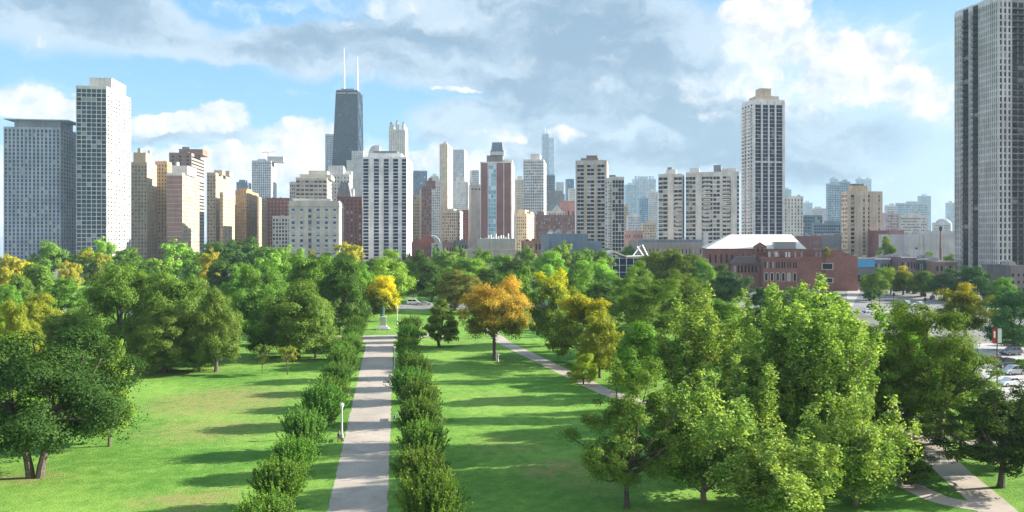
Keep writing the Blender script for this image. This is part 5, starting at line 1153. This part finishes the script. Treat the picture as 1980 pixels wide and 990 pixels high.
for (x, y, rx, ry, g) in [(430, 775, 15, 16, 1.0), (400, 830, 12, 10, .7), (370, 965, 8, 4, .9), (1080, 905, 8, 5, .85), (985, 855, 7, 7, .35), (960, 775, 9, 8, .3), (350, 700, 18, 8, .35), (60, 925, 5, 3, .9), (460, 650, 22, 6, .5), (1150, 930, 8, 6, .4), (300, 720, 14, 6, .5), (900, 660, 12, 5, .3)]:
    X, Y = gp(x, y); mp = N(nt, 'ShaderNodeMapping'); mp.inputs['Scale'].default_value = (1/rx, 1/ry, 0); mp.inputs['Location'].default_value = (-X/rx, -Y/ry, 0); L(nt, dv.outputs[0], mp.inputs[0])
    gt = N(nt, 'ShaderNodeTexGradient', gradient_type='SPHERICAL'); L(nt, mp.outputs[0], gt.inputs[0])
    v = mathn(nt, 'MULTIPLY', ss(nt, gt.outputs[1], 0, .8), g); acc = v if acc is None else mathn(nt, 'MAXIMUM', acc, v)
acc = mathn(nt, 'MULTIPLY', acc, mathn(nt, 'ADD', .35, ss(nt, n2.outputs[0], .35, .62)), True)
c = mixc(nt, mathn(nt, 'MULTIPLY', acc, .75), c, mixc(nt, n3.outputs[0], (.25, .215, .08), (.38, .33, .14)))
sp = noise(nt, co, 2.3, 3, .7); c = mixc(nt, mathn(nt, 'MULTIPLY', ss(nt, sp.outputs[0], .62, .7), .5), c, (.36, .36, .1))
n4 = noise(nt, co, 1.6, 8, .8); c = mixc(nt, mathn(nt, 'MULTIPLY', ss(nt, n4.outputs[0], .5, .62), .38), c, (.06, .17, .03))
L(nt, c, b_.inputs['Base Color']); b_.inputs['Roughness'].default_value = .95; b_.inputs['Specular IOR Level'].default_value = .1
bp = N(nt, 'ShaderNodeBump'); bp.inputs['Strength'].default_value = .9; bp.inputs['Distance'].default_value = .25; L(nt, n3.outputs[0], bp.inputs['Height']); L(nt, bp.outputs[0], b_.inputs['Normal'])
L(nt, b_.outputs[0], out.inputs[0]); GRASS = m
sheet('lawn', [(-330, 20), (160, 20), (160, 112), (122, 124), (118, 200), (140, 262), (112, 330), (60, 430), (-330, 520)], .004, GRASS)
def paving(name, lo, hi, sc_=.7, joint=0):
    m, nt, out = newmat(name); b_ = N(nt, 'ShaderNodeBsdfPrincipled'); co = objco(nt)
    n1 = noise(nt, co, .16, 5, .6); n2 = noise(nt, co, sc_*6, 5, .7)
    f = mathn(nt, 'ADD', mathn(nt, 'MULTIPLY', n1.outputs[0], .6), mathn(nt, 'MULTIPLY', n2.outputs[0], .4))
    c = mixc(nt, ss(nt, f, .36, .64), lo, hi)
    cr = N(nt, 'ShaderNodeTexVoronoi', feature='DISTANCE_TO_EDGE'); cr.inputs['Scale'].default_value = .22; L(nt, co, cr.inputs['Vector'])
    c = mixc(nt, mathn(nt, 'MULTIPLY', mathn(nt, 'LESS_THAN', cr.outputs[0], .010), .22), c, tuple(q*.5 for q in lo))
    pt = noise(nt, co, .35, 6, .7); c = mixc(nt, mathn(nt, 'MULTIPLY', ss(nt, pt.outputs[0], .54, .6), .22), c, tuple(q*.55 for q in lo))
    lf = noise(nt, co, 3.1, 2, .6); c = mixc(nt, mathn(nt, 'MULTIPLY', ss(nt, lf.outputs[0], .7, .73), .6), c, (.25, .2, .08))
    L(nt, c, b_.inputs['Base Color']); b_.inputs['Roughness'].default_value = .9; b_.inputs['Specular IOR Level'].default_value = .2
    L(nt, b_.outputs[0], out.inputs[0]); return m
PATHM = paving('path_asphalt', (.37, .325, .28), (.48, .42, .36)); ROADM = paving('road_asphalt', (.2, .2, .2), (.29, .285, .28)); WALKM = paving('pavement_concrete', (.38, .35, .31), (.48, .45, .41))
def gxy(pts): return [gp(x, y) for x, y in pts]
px0, px1 = gp(635, 990), gp(750, 990); q0, q1 = gp(709, 660), gp(764, 660)
xl, xr = -5.7, -.85
er = random.Random(21)   # the grass has crept unevenly over the path's edges
rt_ = [(xr+.55*(y-15)/171+er.uniform(-.07, .1), y) for y in range(15, 187)]; lt_ = [(xl-.8*(y-15)/167+er.uniform(-.1, .07), y) for y in range(182, 14, -1)]
sheet('path', rt_+[(xr+2, 190), (xr+14, 191), (xr+14, 197), (xl-16, 197), (xl-16, 191), (xl-3, 189)]+lt_, .009, PATHM)
def strip(pts, hw):
    Lf, Rt = [], []
    for i, p in enumerate(pts):
        a = pts[max(0, i-1)]; b2 = pts[min(len(pts)-1, i+1)]; d = Vector((b2[0]-a[0], b2[1]-a[1])).normalized(); n = Vector((-d.y, d.x)); w_ = hw[i] if isinstance(hw, list) else hw
        Lf.append((p[0]+n.x*w_, p[1]+n.y*w_)); Rt.append((p[0]-n.x*w_, p[1]-n.y*w_))
    return Lf+Rt[::-1]
def smooth(pts, k=6):
    o = []
    for i in range(len(pts)-1):
        p0 = pts[max(0, i-1)]; p1 = pts[i]; p2 = pts[i+1]; p3 = pts[min(len(pts)-1, i+2)]
        for j in range(k):
            t = j/k; o.append(tuple(.5*(2*p1[q]+(-p0[q]+p2[q])*t+(2*p0[q]-5*p1[q]+4*p2[q]-p3[q])*t*t+(-p0[q]+3*p1[q]-3*p2[q]+p3[q])*t**3) for q in (0, 1)))
    return o+[pts[-1]]
def path_mesh(name, pts, hw, z, mat):
    pts = smooth(pts); pl = strip(pts, hw); n = len(pts); me = bpy.data.meshes.new(name)
    me.from_pydata([(p[0], p[1], z) for p in pl], [], [(i, 2*n-1-i, 2*n-2-i, i+1) for i in range(n-1)]); me.materials.append(mat); me.update()
    return tag(link(name, me), kind='structure')
path_mesh('side_path', gxy([(940, 635), (975, 662), (1010, 680), (1060, 704), (1110, 728), (1170, 757), (1240, 780), (1330, 800), (1430, 800), (1530, 790), (1640, 790), (1745, 805)]), 1.6, .014, PATHM)
path_mesh('side_path', gxy([(1700, 760), (1745, 806), (1785, 850), (1830, 900), (1880, 945), (1925, 985), (1990, 1060)]), 1.75, .019, PATHM)
path_mesh('side_path', gxy([(1725, 925), (1770, 945), (1815, 965), (1860, 975), (1925, 985)]), 1.3, .024, PATHM)
path_mesh('side_path', gxy([(1720, 815), (1790, 815), (1860, 850), (1920, 860), (2000, 850)]), 1.2, .014, PATHM)
sheet('street', [(-330, 262), (58, 262), (150, 250), (150, 270), (58, 281), (-330, 281)], .012, ROADM)
sheet('pavement', [(-330, 281.2), (56, 281.2), (56, 284), (-330, 284)], .016, WALKM)
sheet('street', gxy([(1640, 600), (1660, 566), (1700, 552), (1850, 552), (2150, 600), (2300, 700), (2300, 800), (1905, 790), (1880, 700), (1800, 640)]), .016, ROADM)
sheet('street', [(95, 330), (150, 330), (140, 700), (120, 700)], .018, ROADM)
sheet('pavement', gxy([(1640, 552), (1700, 548), (1705, 554), (1662, 566), (1645, 598), (1635, 598)]), .02, WALKM)
sheet('parking_lot', gxy([(1890, 665), (2150, 640), (2300, 760), (1910, 790)]), .022, paving('lot_concrete', (.4, .39, .38), (.5, .49, .48)))
ln = MB()
for k in range(9):
    x, y = gp(1700+k*16, 578+k*1.6); ln.box(x, x+2.5, y, y+.18, .026, .03)
for k in range(5):
    x, y = gp(1925+k*2, 680+k*17); ln.box(x, x+16, y, y+.12, .026, .03)
tag(ln.build('road_marking', [WHITEPAINT]), kind='structure')
hb = MB(); hp_ = gxy([(1930, 668), (1990, 672), (2060, 676)])
# ---------------------------------------------------------------- statue
SX, SY_ = at(741, 206)
st = empty('statue', (SX, SY_, 0), 0, 'green bronze statue of a standing man on a pale stone pedestal', 'statue')
PST = wall((.55, .54, .52), .8, .12); BRZ = plain('green_bronze', (.08, .2, .16), .55, .2)
mb = MB().box(-1.75, 1.75, -1.75, 1.75, 0, .35); mb.box(-1.35, 1.35, -1.35, 1.35, .351, .7); mb.prism([(-1.05, -1.05), (1.05, -1.05), (1.05, 1.05), (-1.05, 1.05)], .701, 1.1, taper=.86)
mb.prism([(-.78, -.78), (.78, -.78), (.78, .78), (-.78, .78)], 1.101, 3.1, taper=.86); mb.box(-.85, .85, -.85, .85, 3.101, 3.3); mb.box(-.7, .7, -.7, .7, 3.301, 3.5); mb.build('pedestal', [PST], st)

def skin_body(name, verts, edges, radii, mats, parent, loc=(0, 0, 0), rz=0, scale=1, zmat=None, root=0):
    me = bpy.data.meshes.new(name); me.from_pydata(verts, edges, []); o = link(name, me)
    md = o.modifiers.new('skin', 'SKIN'); md.use_smooth_shade = True
    for i, r in enumerate(radii): me.skin_vertices[0].data[i].radius = (r, r) if not isinstance(r, tuple) else r
    me.skin_vertices[0].data[root].use_root = True
    o.modifiers.new('sub', 'SUBSURF').levels = 1
    dg = bpy.context.evaluated_depsgraph_get(); dg.update(); nm = bpy.data.meshes.new_from_object(o.evaluated_get(dg)); bpy.data.objects.remove(o)
    nm.materials.clear()
    for mt in mats: nm.materials.append(mt)
    if zmat:
        for p in nm.polygons: p.material_index = zmat(p.center)
    nm.name = name
    return link(name, nm, parent, loc, rz, (scale,)*3)
# standing figure: 0 pelvis 1 waist 2 chest 3 neck base 4 neck 5 chin 6 skull 7 crown; arms, legs
def figure(pose='stand'):
    V = [(0,0,.95),(0,0,1.12),(0,.01,1.32),(0,0,1.46),(0,-.01,1.52),(0,-.03,1.58),(0,-.02,1.66),(0,-.01,1.74)]; Ra = [(.16,.12),(.15,.11),(.18,.12),(.09,.08),(.055,.055),(.07,.075),(.085,.1),(.06,.07)]
    E = [(0,1),(1,2),(2,3),(3,4),(4,5),(5,6),(6,7)]
    for s in (-1, 1):
        k = len(V)
        if pose == 'sit':
            V += [(s*.2,0,1.42),(s*.25,-.05,1.16),(s*.2,-.25,1.03),(s*.14,-.36,1.0)]
            legs = [(s*.1,-.02,.92),(s*.12,-.42,.9),(s*.13,-.46,.5),(s*.13,-.6,.45)]
        elif pose == 'walk':
            V += [(s*.2,0,1.42),(s*.24,s*.08,1.16),(s*.23,s*.06-.12,.94),(s*.22,s*.06-.18,.83)]
            legs = [(s*.1,0,.9),(s*.11,-s*.14-.04,.5),(s*.11,-s*.2+.06,.09),(s*.11,-s*.2-.1,.04)]
        else:
            V += [(s*.2,0,1.42),(s*.27,.02,1.16),(s*.23,-.12,.98),(s*.19,-.2,.92)]
            legs = [(s*.1,0,.9),(s*.12,-.02 if s > 0 else -.08,.5),(s*.13,.02 if s > 0 else -.04,.09),(s*.14,-.14 if s > 0 else -.2,.04)]
        Ra += [(.075,.075),(.052,.052),(.04,.04),(.045,.03)]; E += [(2,k),(k,k+1),(k+1,k+2),(k+2,k+3)]
        k = len(V); V += legs; Ra += [(.1,.1),(.065,.065),(.045,.05),(.045,.035)]; E += [(0,k),(k,k+1),(k+1,k+2),(k+2,k+3)]
    return V, E, Ra
V, E, Ra = figure()
skin_body('figure', V, E, Ra, [BRZ], st, (0, 0, 3.5), 0, 1.55)
cb2 = MB(); cb2.prism([(.33*math.cos(t), .25*math.sin(t)) for t in [i*math.pi/6 for i in range(12)]], 3.5+.85, 3.5+2.1, taper=.8); cb2.build('coat', [BRZ], st)
MB().prism([(.3*math.cos(t)-.3, .2+.25*math.sin(t)) for t in [i*math.pi/5 for i in range(10)]], 3.501, 4.6, taper=.7).build('support', [BRZ], st)
# ---------------------------------------------------------------- people
SKIN = plain('skin', (.45, .27, .19), .6); HAIR = plain('hair', (.035, .025, .02), .7)
def cloth(col): return plain('cloth', col, .9)
def person(label, loc, rz, pose, top, legs, group=None):
    r = empty('person', loc, rz, label, 'person', group); V, E, Ra = figure(pose)
    def zm(c):
        if c.z > 1.5: return 0
        if abs(c.x) > .17 and c.z < (.9 if pose != 'sit' else 1.04) and c.z > .7: return 0
        if c.z > .93 and not (pose == 'sit' and c.y < -.12 and abs(c.x) < .18 and c.z < .99): return 1
        return 2 if c.z > .1 else 3
    body = skin_body('body', V, E, Ra, [SKIN, cloth(top), cloth(legs), cloth((.03, .03, .03))], r, (0, 0, 0 if pose != 'sit' else -.42), 0, 1, zm)
    hb = MB(); zo = 0 if pose != 'sit' else -.42
    for i in range(6):
        t0, t1 = i*math.pi/12, (i+1)*math.pi/12
        hb.cyl(0, .005, .098*math.cos(t0), 1.67+zo+.105*math.sin(t0), 1.67+zo+.105*math.sin(t1), r1=max(.004, .098*math.cos(t1)), n=12)
    hb.build('hair', [HAIR], r); return r
x, y = gp(852, 822); person('person in a reddish brown top and jeans standing on the right lawn', (x, y, 0), 2.6, 'stand', (.25, .1, .07), (.12, .16, .24))
# ---------------------------------------------------------------- benches, lamps
WOODM = plain('dark_wood', (.09, .06, .045), .7); CONC = plain('bench_stone', (.5, .5, .49), .8)
def bench(loc, rz, label, seatm=WOODM, legm=DARKMETAL):
    r = empty('park_bench', loc, rz, label, 'bench', 'benches along the path')
    mb = MB()
    for k in range(4): mb.box(-.9, .9, -.4+k*.12, -.3+k*.12, .42, .46)
    mb.build('seat', [seatm], r); mb = MB()
    for k in range(3): mb.box(-.9, .9, .1+k*.02, .13+k*.02, .52+k*.13, .62+k*.13)
    mb.build('backrest', [seatm], r)
    for sx in (-.75, .75): MB().box(sx-.04, sx+.04, -.38, -.3, 0, .418).box(sx-.04, sx+.04, .06, .12, 0, .418).box(sx-.04, sx+.04, -.42, .12, .38, .417).build('leg', [legm], r)
    return r
for (px_, py_, rz, lab) in [(662, 852, -math.pi/2, 'dark bench holding a seated person beside the left globe lamp'), (684, 768, -math.pi/2, 'dark bench left of the path by the fifth elm'), (697, 716, -math.pi/2, 'dark bench left of the path near the far end'), (706, 680, -math.pi/2, 'farthest dark bench on the left of the path'),
      (757, 812, math.pi/2, 'pale bench on the right edge of the path'), (759, 738, math.pi/2, 'dark bench right of the path before the right globe lamp'), (761, 700, math.pi/2, 'dark bench right of the path beside the right globe lamp')]:
    X, Y = gp(px_, py_); X = min(X, xl-1.0) if rz < 0 else max(X, xr+1.0); rz = math.pi/2 if rz < 0 else -math.pi/2
    bench((X, Y, 0), rz, lab, CONC if 'pale' in lab else WOODM)
    if 'seated' in lab: person('person in a dark blue jacket sitting on the bench by the left globe lamp', (X, Y-.2, 0), rz, 'sit', (.03, .05, .12), (.03, .03, .04))
x, y = gp(667, 838)
BAGM = cloth((.3, .12, .08))
GLOBE = plain('globe_glass', (.85, .84, .8), .3)
def lamp(loc, label, h=3.7, twin=False, col=(.55, .58, .56), group='globe lamps in the park'):
    r = empty('street_lamp', loc, 0, label, 'street lamp', group); m_ = plain('lamp_post_paint', col, .6)
    mb = MB().cyl(0, 0, .2, 0, .5, r1=.15, n=10); mb.cyl(0, 0, .12, .5, h-.3, r1=.085, n=10); mb.cyl(0, 0, .15, h-.3, h-.15, n=10)
    if twin: mb.tube([(-.75, 0, h-.1), (0, 0, h-.3), (.75, 0, h-.1)], [.05, .06, .05], 6)
    mb.build('post', [m_], r)
    for gx in ((-.75, .75) if twin else (0,)):
        gb = MB()
        for i in range(8):
            t0, t1 = -math.pi/2+i*math.pi/8, -math.pi/2+(i+1)*math.pi/8
            gb.cyl(gx, 0, max(.02, .27*math.cos(t0)), h+.12+.27*math.sin(t0), h+.12+.27*math.sin(t1), r1=max(.02, .27*math.cos(t1)), n=12)
        o = gb.build('globe', [GLOBE], r)
        for p in o.data.polygons: p.use_smooth = True
    return r
LX, LY = gp(661, 846)
lamp((min(LX, xl-.7), LY, 0), 'globe lamp on a pale post beside the seated person, left of the path', 3.9)
LX, LY = gp(763, 713); lamp((max(LX, xr+.7), LY, 0), 'globe lamp on a pale post right of the path near the far end', 3.9)
LX, LY = gp(768, 627); lamp((LX, LY, 0), 'thin pale lamp post right of the statue', 4.6)
lamp((*gp(183, 560), 0), 'tall orange brown twin globe lamp among trees below the tallest left tower', 9.3, True, (.4, .25, .15))
lamp((*gp(963, 700), 0), 'short grey post beside the orange elm trunk', 1.4)
# ---------------------------------------------------------------- cars
GLASSCAR = plain('car_glass', (.02, .025, .03), .08, 0, .6); TYRE = plain('tyre_rubber', (.015, .015, .015), .85); RIM = plain('wheel_rim', (.5, .5, .52), .35, .7); HEADL = plain('headlight_lens', (.7, .72, .74), .2); TAILL = plain('taillight_lens', (.35, .02, .02), .3); PLAT = plain('bumper_plastic', (.04, .04, .042), .6)
def smoothpoly(mb, prof, ys):
    """loft of side profiles across the car width: (inset, scale of height)"""
    n = len(prof); k0 = len(mb.v)
    for (y, fx, fz, zoff) in ys:
        for (x, z) in prof: mb.v.append((x*fx, y, zoff+(z-zoff)*fz))
    for i in range(len(ys)-1):
        for j in range(n):
            q = (j+1) % n; a = k0+i*n+j; mb.f.append((a, k0+i*n+q, k0+(i+1)*n+q, k0+(i+1)*n+j)); mb.m.append(0)
    mb.f.append(tuple(range(k0+n-1, k0-1, -1))); mb.f.append(tuple(range(k0+(len(ys)-1)*n, k0+len(ys)*n))); mb.m += [0, 0]
def car_proto(kind):
    W_ = .9
    if kind == 'sedan':
        body = [(-2.25,.35),(-2.3,.62),(-2.22,.86),(-1.5,.93),(.95,.95),(1.9,.84),(2.22,.68),(2.28,.45),(2.2,.28),(-2.1,.28)]
        cab = [(-1.75,.92),(-1.05,1.38),(-.4,1.45),(.25,1.4),(1.15,.93)]
    elif kind == 'suv':
        body = [(-2.3,.4),(-2.34,.7),(-2.28,1.0),(-1.5,1.05),(1.05,1.07),(1.95,.98),(2.25,.8),(2.3,.5),(2.2,.32),(-2.2,.32)]
        cab = [(-2.2,1.03),(-1.95,1.62),(-1.2,1.74),(.2,1.7),(1.2,1.05)]
    else:
        body = [(-2.5,.4),(-2.52,.8),(-2.5,1.15),(-1.5,1.16),(1.5,1.12),(2.2,1.0),(2.42,.75),(2.44,.45),(2.35,.32),(-2.4,.32)]
        cab = [(-2.46,1.14),(-2.4,2.0),(-2.0,2.08),(.6,2.05),(1.75,1.13)]
    mb = MB(); smoothpoly(mb, body, [(-W_, .96, .9, .35), (-W_*.93, 1, 1, .3), (W_*.93, 1, 1, .3), (W_, .96, .9, .35)])
    zb = cab[0][1]; smoothpoly(mb, cab, [(-W_*.78, .93, .9, zb), (-W_*.68, 1, 1, zb), (W_*.68, 1, 1, zb), (W_*.78, .93, .9, zb)])
    bodyme = mb.mesh('body', [WHITEPAINT])
    gm = MB(); top = max(c[1] for c in cab); xa, xb = cab[0][0]*.86, cab[-1][0]*.86; tA, tB = cab[1][0]*.9, cab[-2][0]*.95
    for s in (-1, 1):
        y = s*(W_*.795); z0, z1 = zb+.06, zb+(top-zb)*.82
        for (f0, f1) in ((0.02, .46), (.5, .95)):
            gm.quad((xa+(xb-xa)*f0, y, z0), (xa+(xb-xa)*f1, y, z0), (tA+(tB-tA)*f1, y*.985, z1), (tA+(tB-tA)*f0, y*.985, z1))
    def scr(p, q, e):
        d = Vector((q[1]-p[1], 0, -(q[0]-p[0]))).normalized()*e
        a = [p[0]+(q[0]-p[0])*.12, p[1]+(q[1]-p[1])*.12]; b2 = [p[0]+(q[0]-p[0])*.9, p[1]+(q[1]-p[1])*.9]
        gm.quad((a[0]+d.x, -W_*.64, a[1]+d.z), (a[0]+d.x, W_*.64, a[1]+d.z), (b2[0]+d.x, W_*.6, b2[1]+d.z), (b2[0]+d.x, -W_*.6, b2[1]+d.z))
    scr(cab[-1], cab[-2], -.015); scr(cab[0], cab[1], .015)
    glassme = gm.mesh('window', [GLASSCAR])
    tm_ = MB(); tm_.v = []; 
    def wheelmesh():
        a = MB(); n = 14
        ring = [(.33*math.cos(2*math.pi*i/n), .33*math.sin(2*math.pi*i/n)) for i in range(n)]
        k = len(a.v); a.v += [(p[0], -.11, p[1]) for p in ring]+[(p[0], .11, p[1]) for p in ring]
        a.f += [tuple(range(k, k+n)), tuple(range(k+2*n-1, k+n-1, -1))]+[(k+i, k+n+i, k+n+(i+1) % n, k+(i+1) % n) for i in range(n)]; a.m += [0]*(n+2); return a.mesh('wheel', [TYRE])
    rm = MB(); n = 10
    for y in (-.118, .118): rm.face([(.2*math.cos(2*math.pi*i/n), y, .2*math.sin(2*math.pi*i/n)) for i in range(n)])
    return dict(body=bodyme, glass=glassme, wheel=wheelmesh(), rim=rm.mesh('rim', [RIM]), L=body[6][0], Lb=body[1][0], zl=body[6][1], W=W_, wx=1.38)
CARS = {k: car_proto(k) for k in ('sedan', 'suv', 'van')}
def car(kind, loc, rz, col, label, group='parked cars'):
    p = CARS[kind]; r = empty('parked_car', loc, rz, label, 'car', group)
    b_ = link('body', p['body'], r); b_.material_slots[0].link = 'OBJECT'; b_.material_slots[0].material = plain('car_paint', col, .25, .1, .6)
    link('window', p['glass'], r)
    for sx in (-1, 1):
        for sy in (-1, 1):
            w_ = link('wheel', p['wheel'], r, (sx*p['wx'], sy*(p['W']-.09), .33)); link('rim', p['rim'], w_)
    if 'hl' not in p:
        p['hl'] = MB().box(-.03, .05, -.17, .17, -.07, .07).mesh('headlight', [HEADL]); p['tl'] = MB().box(-.05, .03, -.16, .16, -.09, .09).mesh('taillight', [TAILL]); p['bp'] = MB().box(-.06, .06, -.82, .82, -.1, .1).mesh('bumper', [PLAT])
    for sy in (-1, 1):
        link('headlight', p['hl'], r, (p['L'], sy*.62, p['zl'])); link('taillight', p['tl'], r, (p['Lb'], sy*.66, p['zl']+.05))
    link('bumper', p['bp'], r, (p['L']+.02, 0, .42)); link('bumper', p['bp'], r, (p['Lb']+.02, 0, .42)); return r
WH, SI, BK, GY, RD, BL = (.78, .78, .77), (.5, .52, .54), (.02, .022, .025), (.2, .21, .23), (.3, .03, .03), (.06, .1, .2)
PL = 'cars in the parking lot at the right edge'
for (k, x, y, rz, c_, lab) in [('suv', 1955, 686, .12, GY, 'grey car in the lot below the banner pole'), ('suv', 1942, 710, .12, BK, 'black car in the lot between red and silver cars'), ('sedan', 1922, 702, .12, RD, 'red car half hidden behind the oak by the lot'),
      ('suv', 1957, 724, .12, SI, 'silver car in the lot in front of the black one'), ('sedan', 1952, 746, .12, WH, 'white car nearest in the lot at the right edge'), ('sedan', 1952, 655, .12, BK, 'black car at the far side of the lot by the hedge'),
      ('sedan', 1975, 652, .12, WH, 'white car at the far side of the lot by the hedge'), ('suv', 1975, 668, .12, BL, 'dark blue car beside the low hedge in the lot')]:
    car(k, (*gp(x, y), .024), rz+math.pi, c_, lab, PL)
PS = 'cars parked along the far kerb'
for i, (x, y, k, c_, lab) in enumerate([(1713, 556, 'sedan', RD, 'dark red car first in the row under the street trees'), (1728, 559, 'suv', BK, 'black car second in the row under the street trees'), (1742, 562, 'suv', GY, 'grey car third in the row under the street trees'), (1756, 566, 'sedan', BK, 'black car fourth in the row under the street trees'),
      (1768, 568, 'suv', SI, 'silver car fifth in the row under the street trees'), (1786, 573, 'sedan', BL, 'blue car sixth in the row under the street trees'), (1803, 578, 'sedan', GY, 'grey car last in the row beside the yellow topped tree'), (1735, 553, 'sedan', SI, 'silver car behind the row under the street trees')]):
    car(k, (*gp(x, y), .02), .95, c_, lab, PS)
PD = 'cars driving at the crossing'
for (k, x, y, rz, c_, lab) in [('suv', 1690, 597, .1, BK, 'dark car waiting left of the traffic lights'), ('sedan', 1682, 605, .1, WH, 'white car nearest left of the traffic lights'), ('sedan', 1708, 608, .1, WH, 'white car beside the black lamp post'), ('suv', 1752, 590, 1.3, WH, 'white car crossing in the middle of the street'), ('suv', 1776, 592, 1.4, WH, 'white car crossing right of the other white one'),
      ('van', 800, 589, 0, WH, 'white van on the cross street behind the statue'), ('sedan', 822, 590, 0, SI, 'silver car behind the white van on the cross street'), ('suv', 1040, 638, .6, BK, 'black car beyond the orange elm'), ('sedan', 1060, 640, .4, WH, 'white car beyond the orange elm'), ('sedan', 1418, 600, .2, WH, 'white car below the street tree before the museum')]:
    car(k, (*gp(x, y), .02), rz, c_, lab, PD)
# ---------------------------------------------------------------- poles, signals, banner, parapet, hedge
def pole(px_, py_, ytop, label, name='lamp_post', arm=0, cat='lamp post'):
    X, Y = gp(px_, py_); D = F*CAMH/(py_-HY); h = (py_-ytop)*D/F; r = empty(name, (X, Y, 0), 0, label, cat)
    mb = MB().cyl(0, 0, .16, 0, .8, r1=.11, n=8); mb.cyl(0, 0, .1, .8, h, r1=.06, n=8)
    if arm: mb.tube([(0, 0, h-.3), (arm*.5, 0, h), (arm, 0, h+.05)], [.05, .05, .04], 6)
    mb.build('post', [DARKMETAL], r)
    return r, h
r, h = pole(1701, 612, 565, 'black lamp post beside the dark car at the crossing')
MB().cyl(0, 0, .18, h, h+.5, r1=.3, n=8).cyl(0, 0, .32, h+.5, h+.6, n=8).build('lantern', [DARKMETAL], r)
for i, (x, y0, y1, lab) in enumerate([(1728, 590, 560, 'traffic signal pole left of the crossing white cars'), (1789, 594, 570, 'traffic signal pole right of the crossing white cars')]):
    r, h = pole(x, y0, y1, lab, 'traffic_light', cat='traffic light')
    for k, z in enumerate((h-2.2, h-.6)):
        o = MB().box(-.28, .28, -.25, .05, z, z+1.1).box(-.34, .34, .051, .07, z-.06, z+1.16).build('signal_head', [plain('signal_case', (.02, .02, .022), .6)], r)
r, h = pole(1685, 600, 567, 'thin dark street lamp near the bush at the crossing', arm=1.2)
MB().box(.9, 1.5, -.12, .12, h-.02, h+.03).build('lamp_head', [DARKMETAL], r)
r, h = pole(1421, 598, 556, 'park lamp under the dark street tree before the museum')
gb = MB().cyl(0, 0, .2, h, h+.2, r1=.3, n=10); gb.cyl(0, 0, .3, h+.2, h+.5, r1=.12, n=10); gb.build('globe', [GLOBE], r)
r, h = pole(1928, 770, 634, 'tall dark pole carrying a red and a white banner by the parking lot', 'banner_pole', cat='banner pole')
MB().tube([(-.75, 0, h-.05), (.75, 0, h-.05)], [.05, .05], 6).tube([(-.75, 0, h-2.35), (.75, 0, h-2.35)], [.03, .03], 6).box(-.85, -.35, -.15, .15, h, h+.12).box(.35, .85, -.15, .15, h, h+.12).build('arm', [DARKMETAL], r)
MB().box(-.78, -.12, -.015, .015, h-2.3, h-.1).build('banner', [plain('red_cloth', (.45, .04, .04), .8), ], r)['label'] = 'red banner with a white patch'
MB().box(-.6, -.3, -.03, -.018, h-1.5, h-.5).build('banner_patch', [WHITEPAINT], r)
MB().box(.12, .78, -.015, .015, h-2.3, h-.1).build('banner', [plain('white_cloth', (.72, .72, .74), .8)], r)['label'] = 'white banner'
pp = smooth(gxy([(1630, 552), (1662, 556), (1685, 566), (1695, 574)]), 5)
r = empty('curved_wall', (0, 0, 0), 0, 'low curved concrete wall with pale rail at the crossing by the museum', 'wall')
a = strip(pp, .25); mb = MB(); n = len(pp)
for i in range(n-1):
    q = [a[i], a[i+1], a[2*n-2-i], a[2*n-1-i]]; mb.prism(q, 0, 1.0)
mb.build('parapet', [CONC], r); MB().tube([(p[0], p[1], 1.35) for p in pp], [.08]*n, 5).build('rail', [WHITEPAINT], r)
# low clipped hedge by the lot
for (pts, lab) in ((gxy([(1932, 668), (1990, 670), (2050, 674)]), 'low clipped green hedge across the parking lot'),):
    rng = np.random.default_rng(4); P_ = np.array(smooth(pts, 12)); k = rng.integers(0, len(P_)-1, 5000); t = rng.random(5000)[:, None]
    C = np.zeros((5000, 3)); C[:, :2] = P_[k]*(1-t)+P_[k+1]*t; C[:, :2] += rng.normal(size=(5000, 2))*.35; C[:, 2] = rng.random(5000)**.5*1.2
    me = leaf_mesh('hedge', C, rng.normal(size=(5000, 3)), np.full(5000, .3), rng); me.materials.append(LF['mid']); tag(link('hedge', me), lab, 'hedge')
# bins
X, Y = gp(1003, 645)
o = MB().cyl(0, 0, .5, 0, 1.1, r1=.55, n=12).cyl(0, 0, .6, 1.101, 1.25, n=12).build('litter_bin', [plain('bin_paint', (.02, .05, .03), .6)], None, (*gp(1041, 648), 0)); tag(o, 'dark green litter bin behind the orange elm', 'litter bin')

# ---------------------------------------------------------------- air
if HAZE > 0:
    mb = MB().box(-2600, 2600, -120, 3200, -1, 480); m, nt, out = newmat('haze_air'); v = N(nt, 'ShaderNodeVolumePrincipled')
    v.inputs['Color'].default_value = (.62, .84, 1, 1); v.inputs['Density'].default_value = HAZE; v.inputs['Anisotropy'].default_value = 0
    L(nt, v.outputs[0], out.inputs['Volume']); m.cycles.homogeneous_volume = True
    tag(mb.build('haze', [m]), kind='stuff')
# ---------------------------------------------------------------- picture settings
vs = sc.view_settings; vs.view_transform = 'Standard'; vs.look = 'None'; vs.gamma = 1; vs.exposure = EXPO; vs.use_curve_mapping = False
cy_ = sc.cycles; cy_.use_denoising = True; cy_.denoising_prefilter = 'NONE'; cy_.max_bounces = 6; cy_.diffuse_bounces = 3; cy_.glossy_bounces = 2; cy_.transmission_bounces = 3; cy_.transparent_max_bounces = 4; cy_.volume_bounces = 0; cy_.sample_clamp_indirect = 6
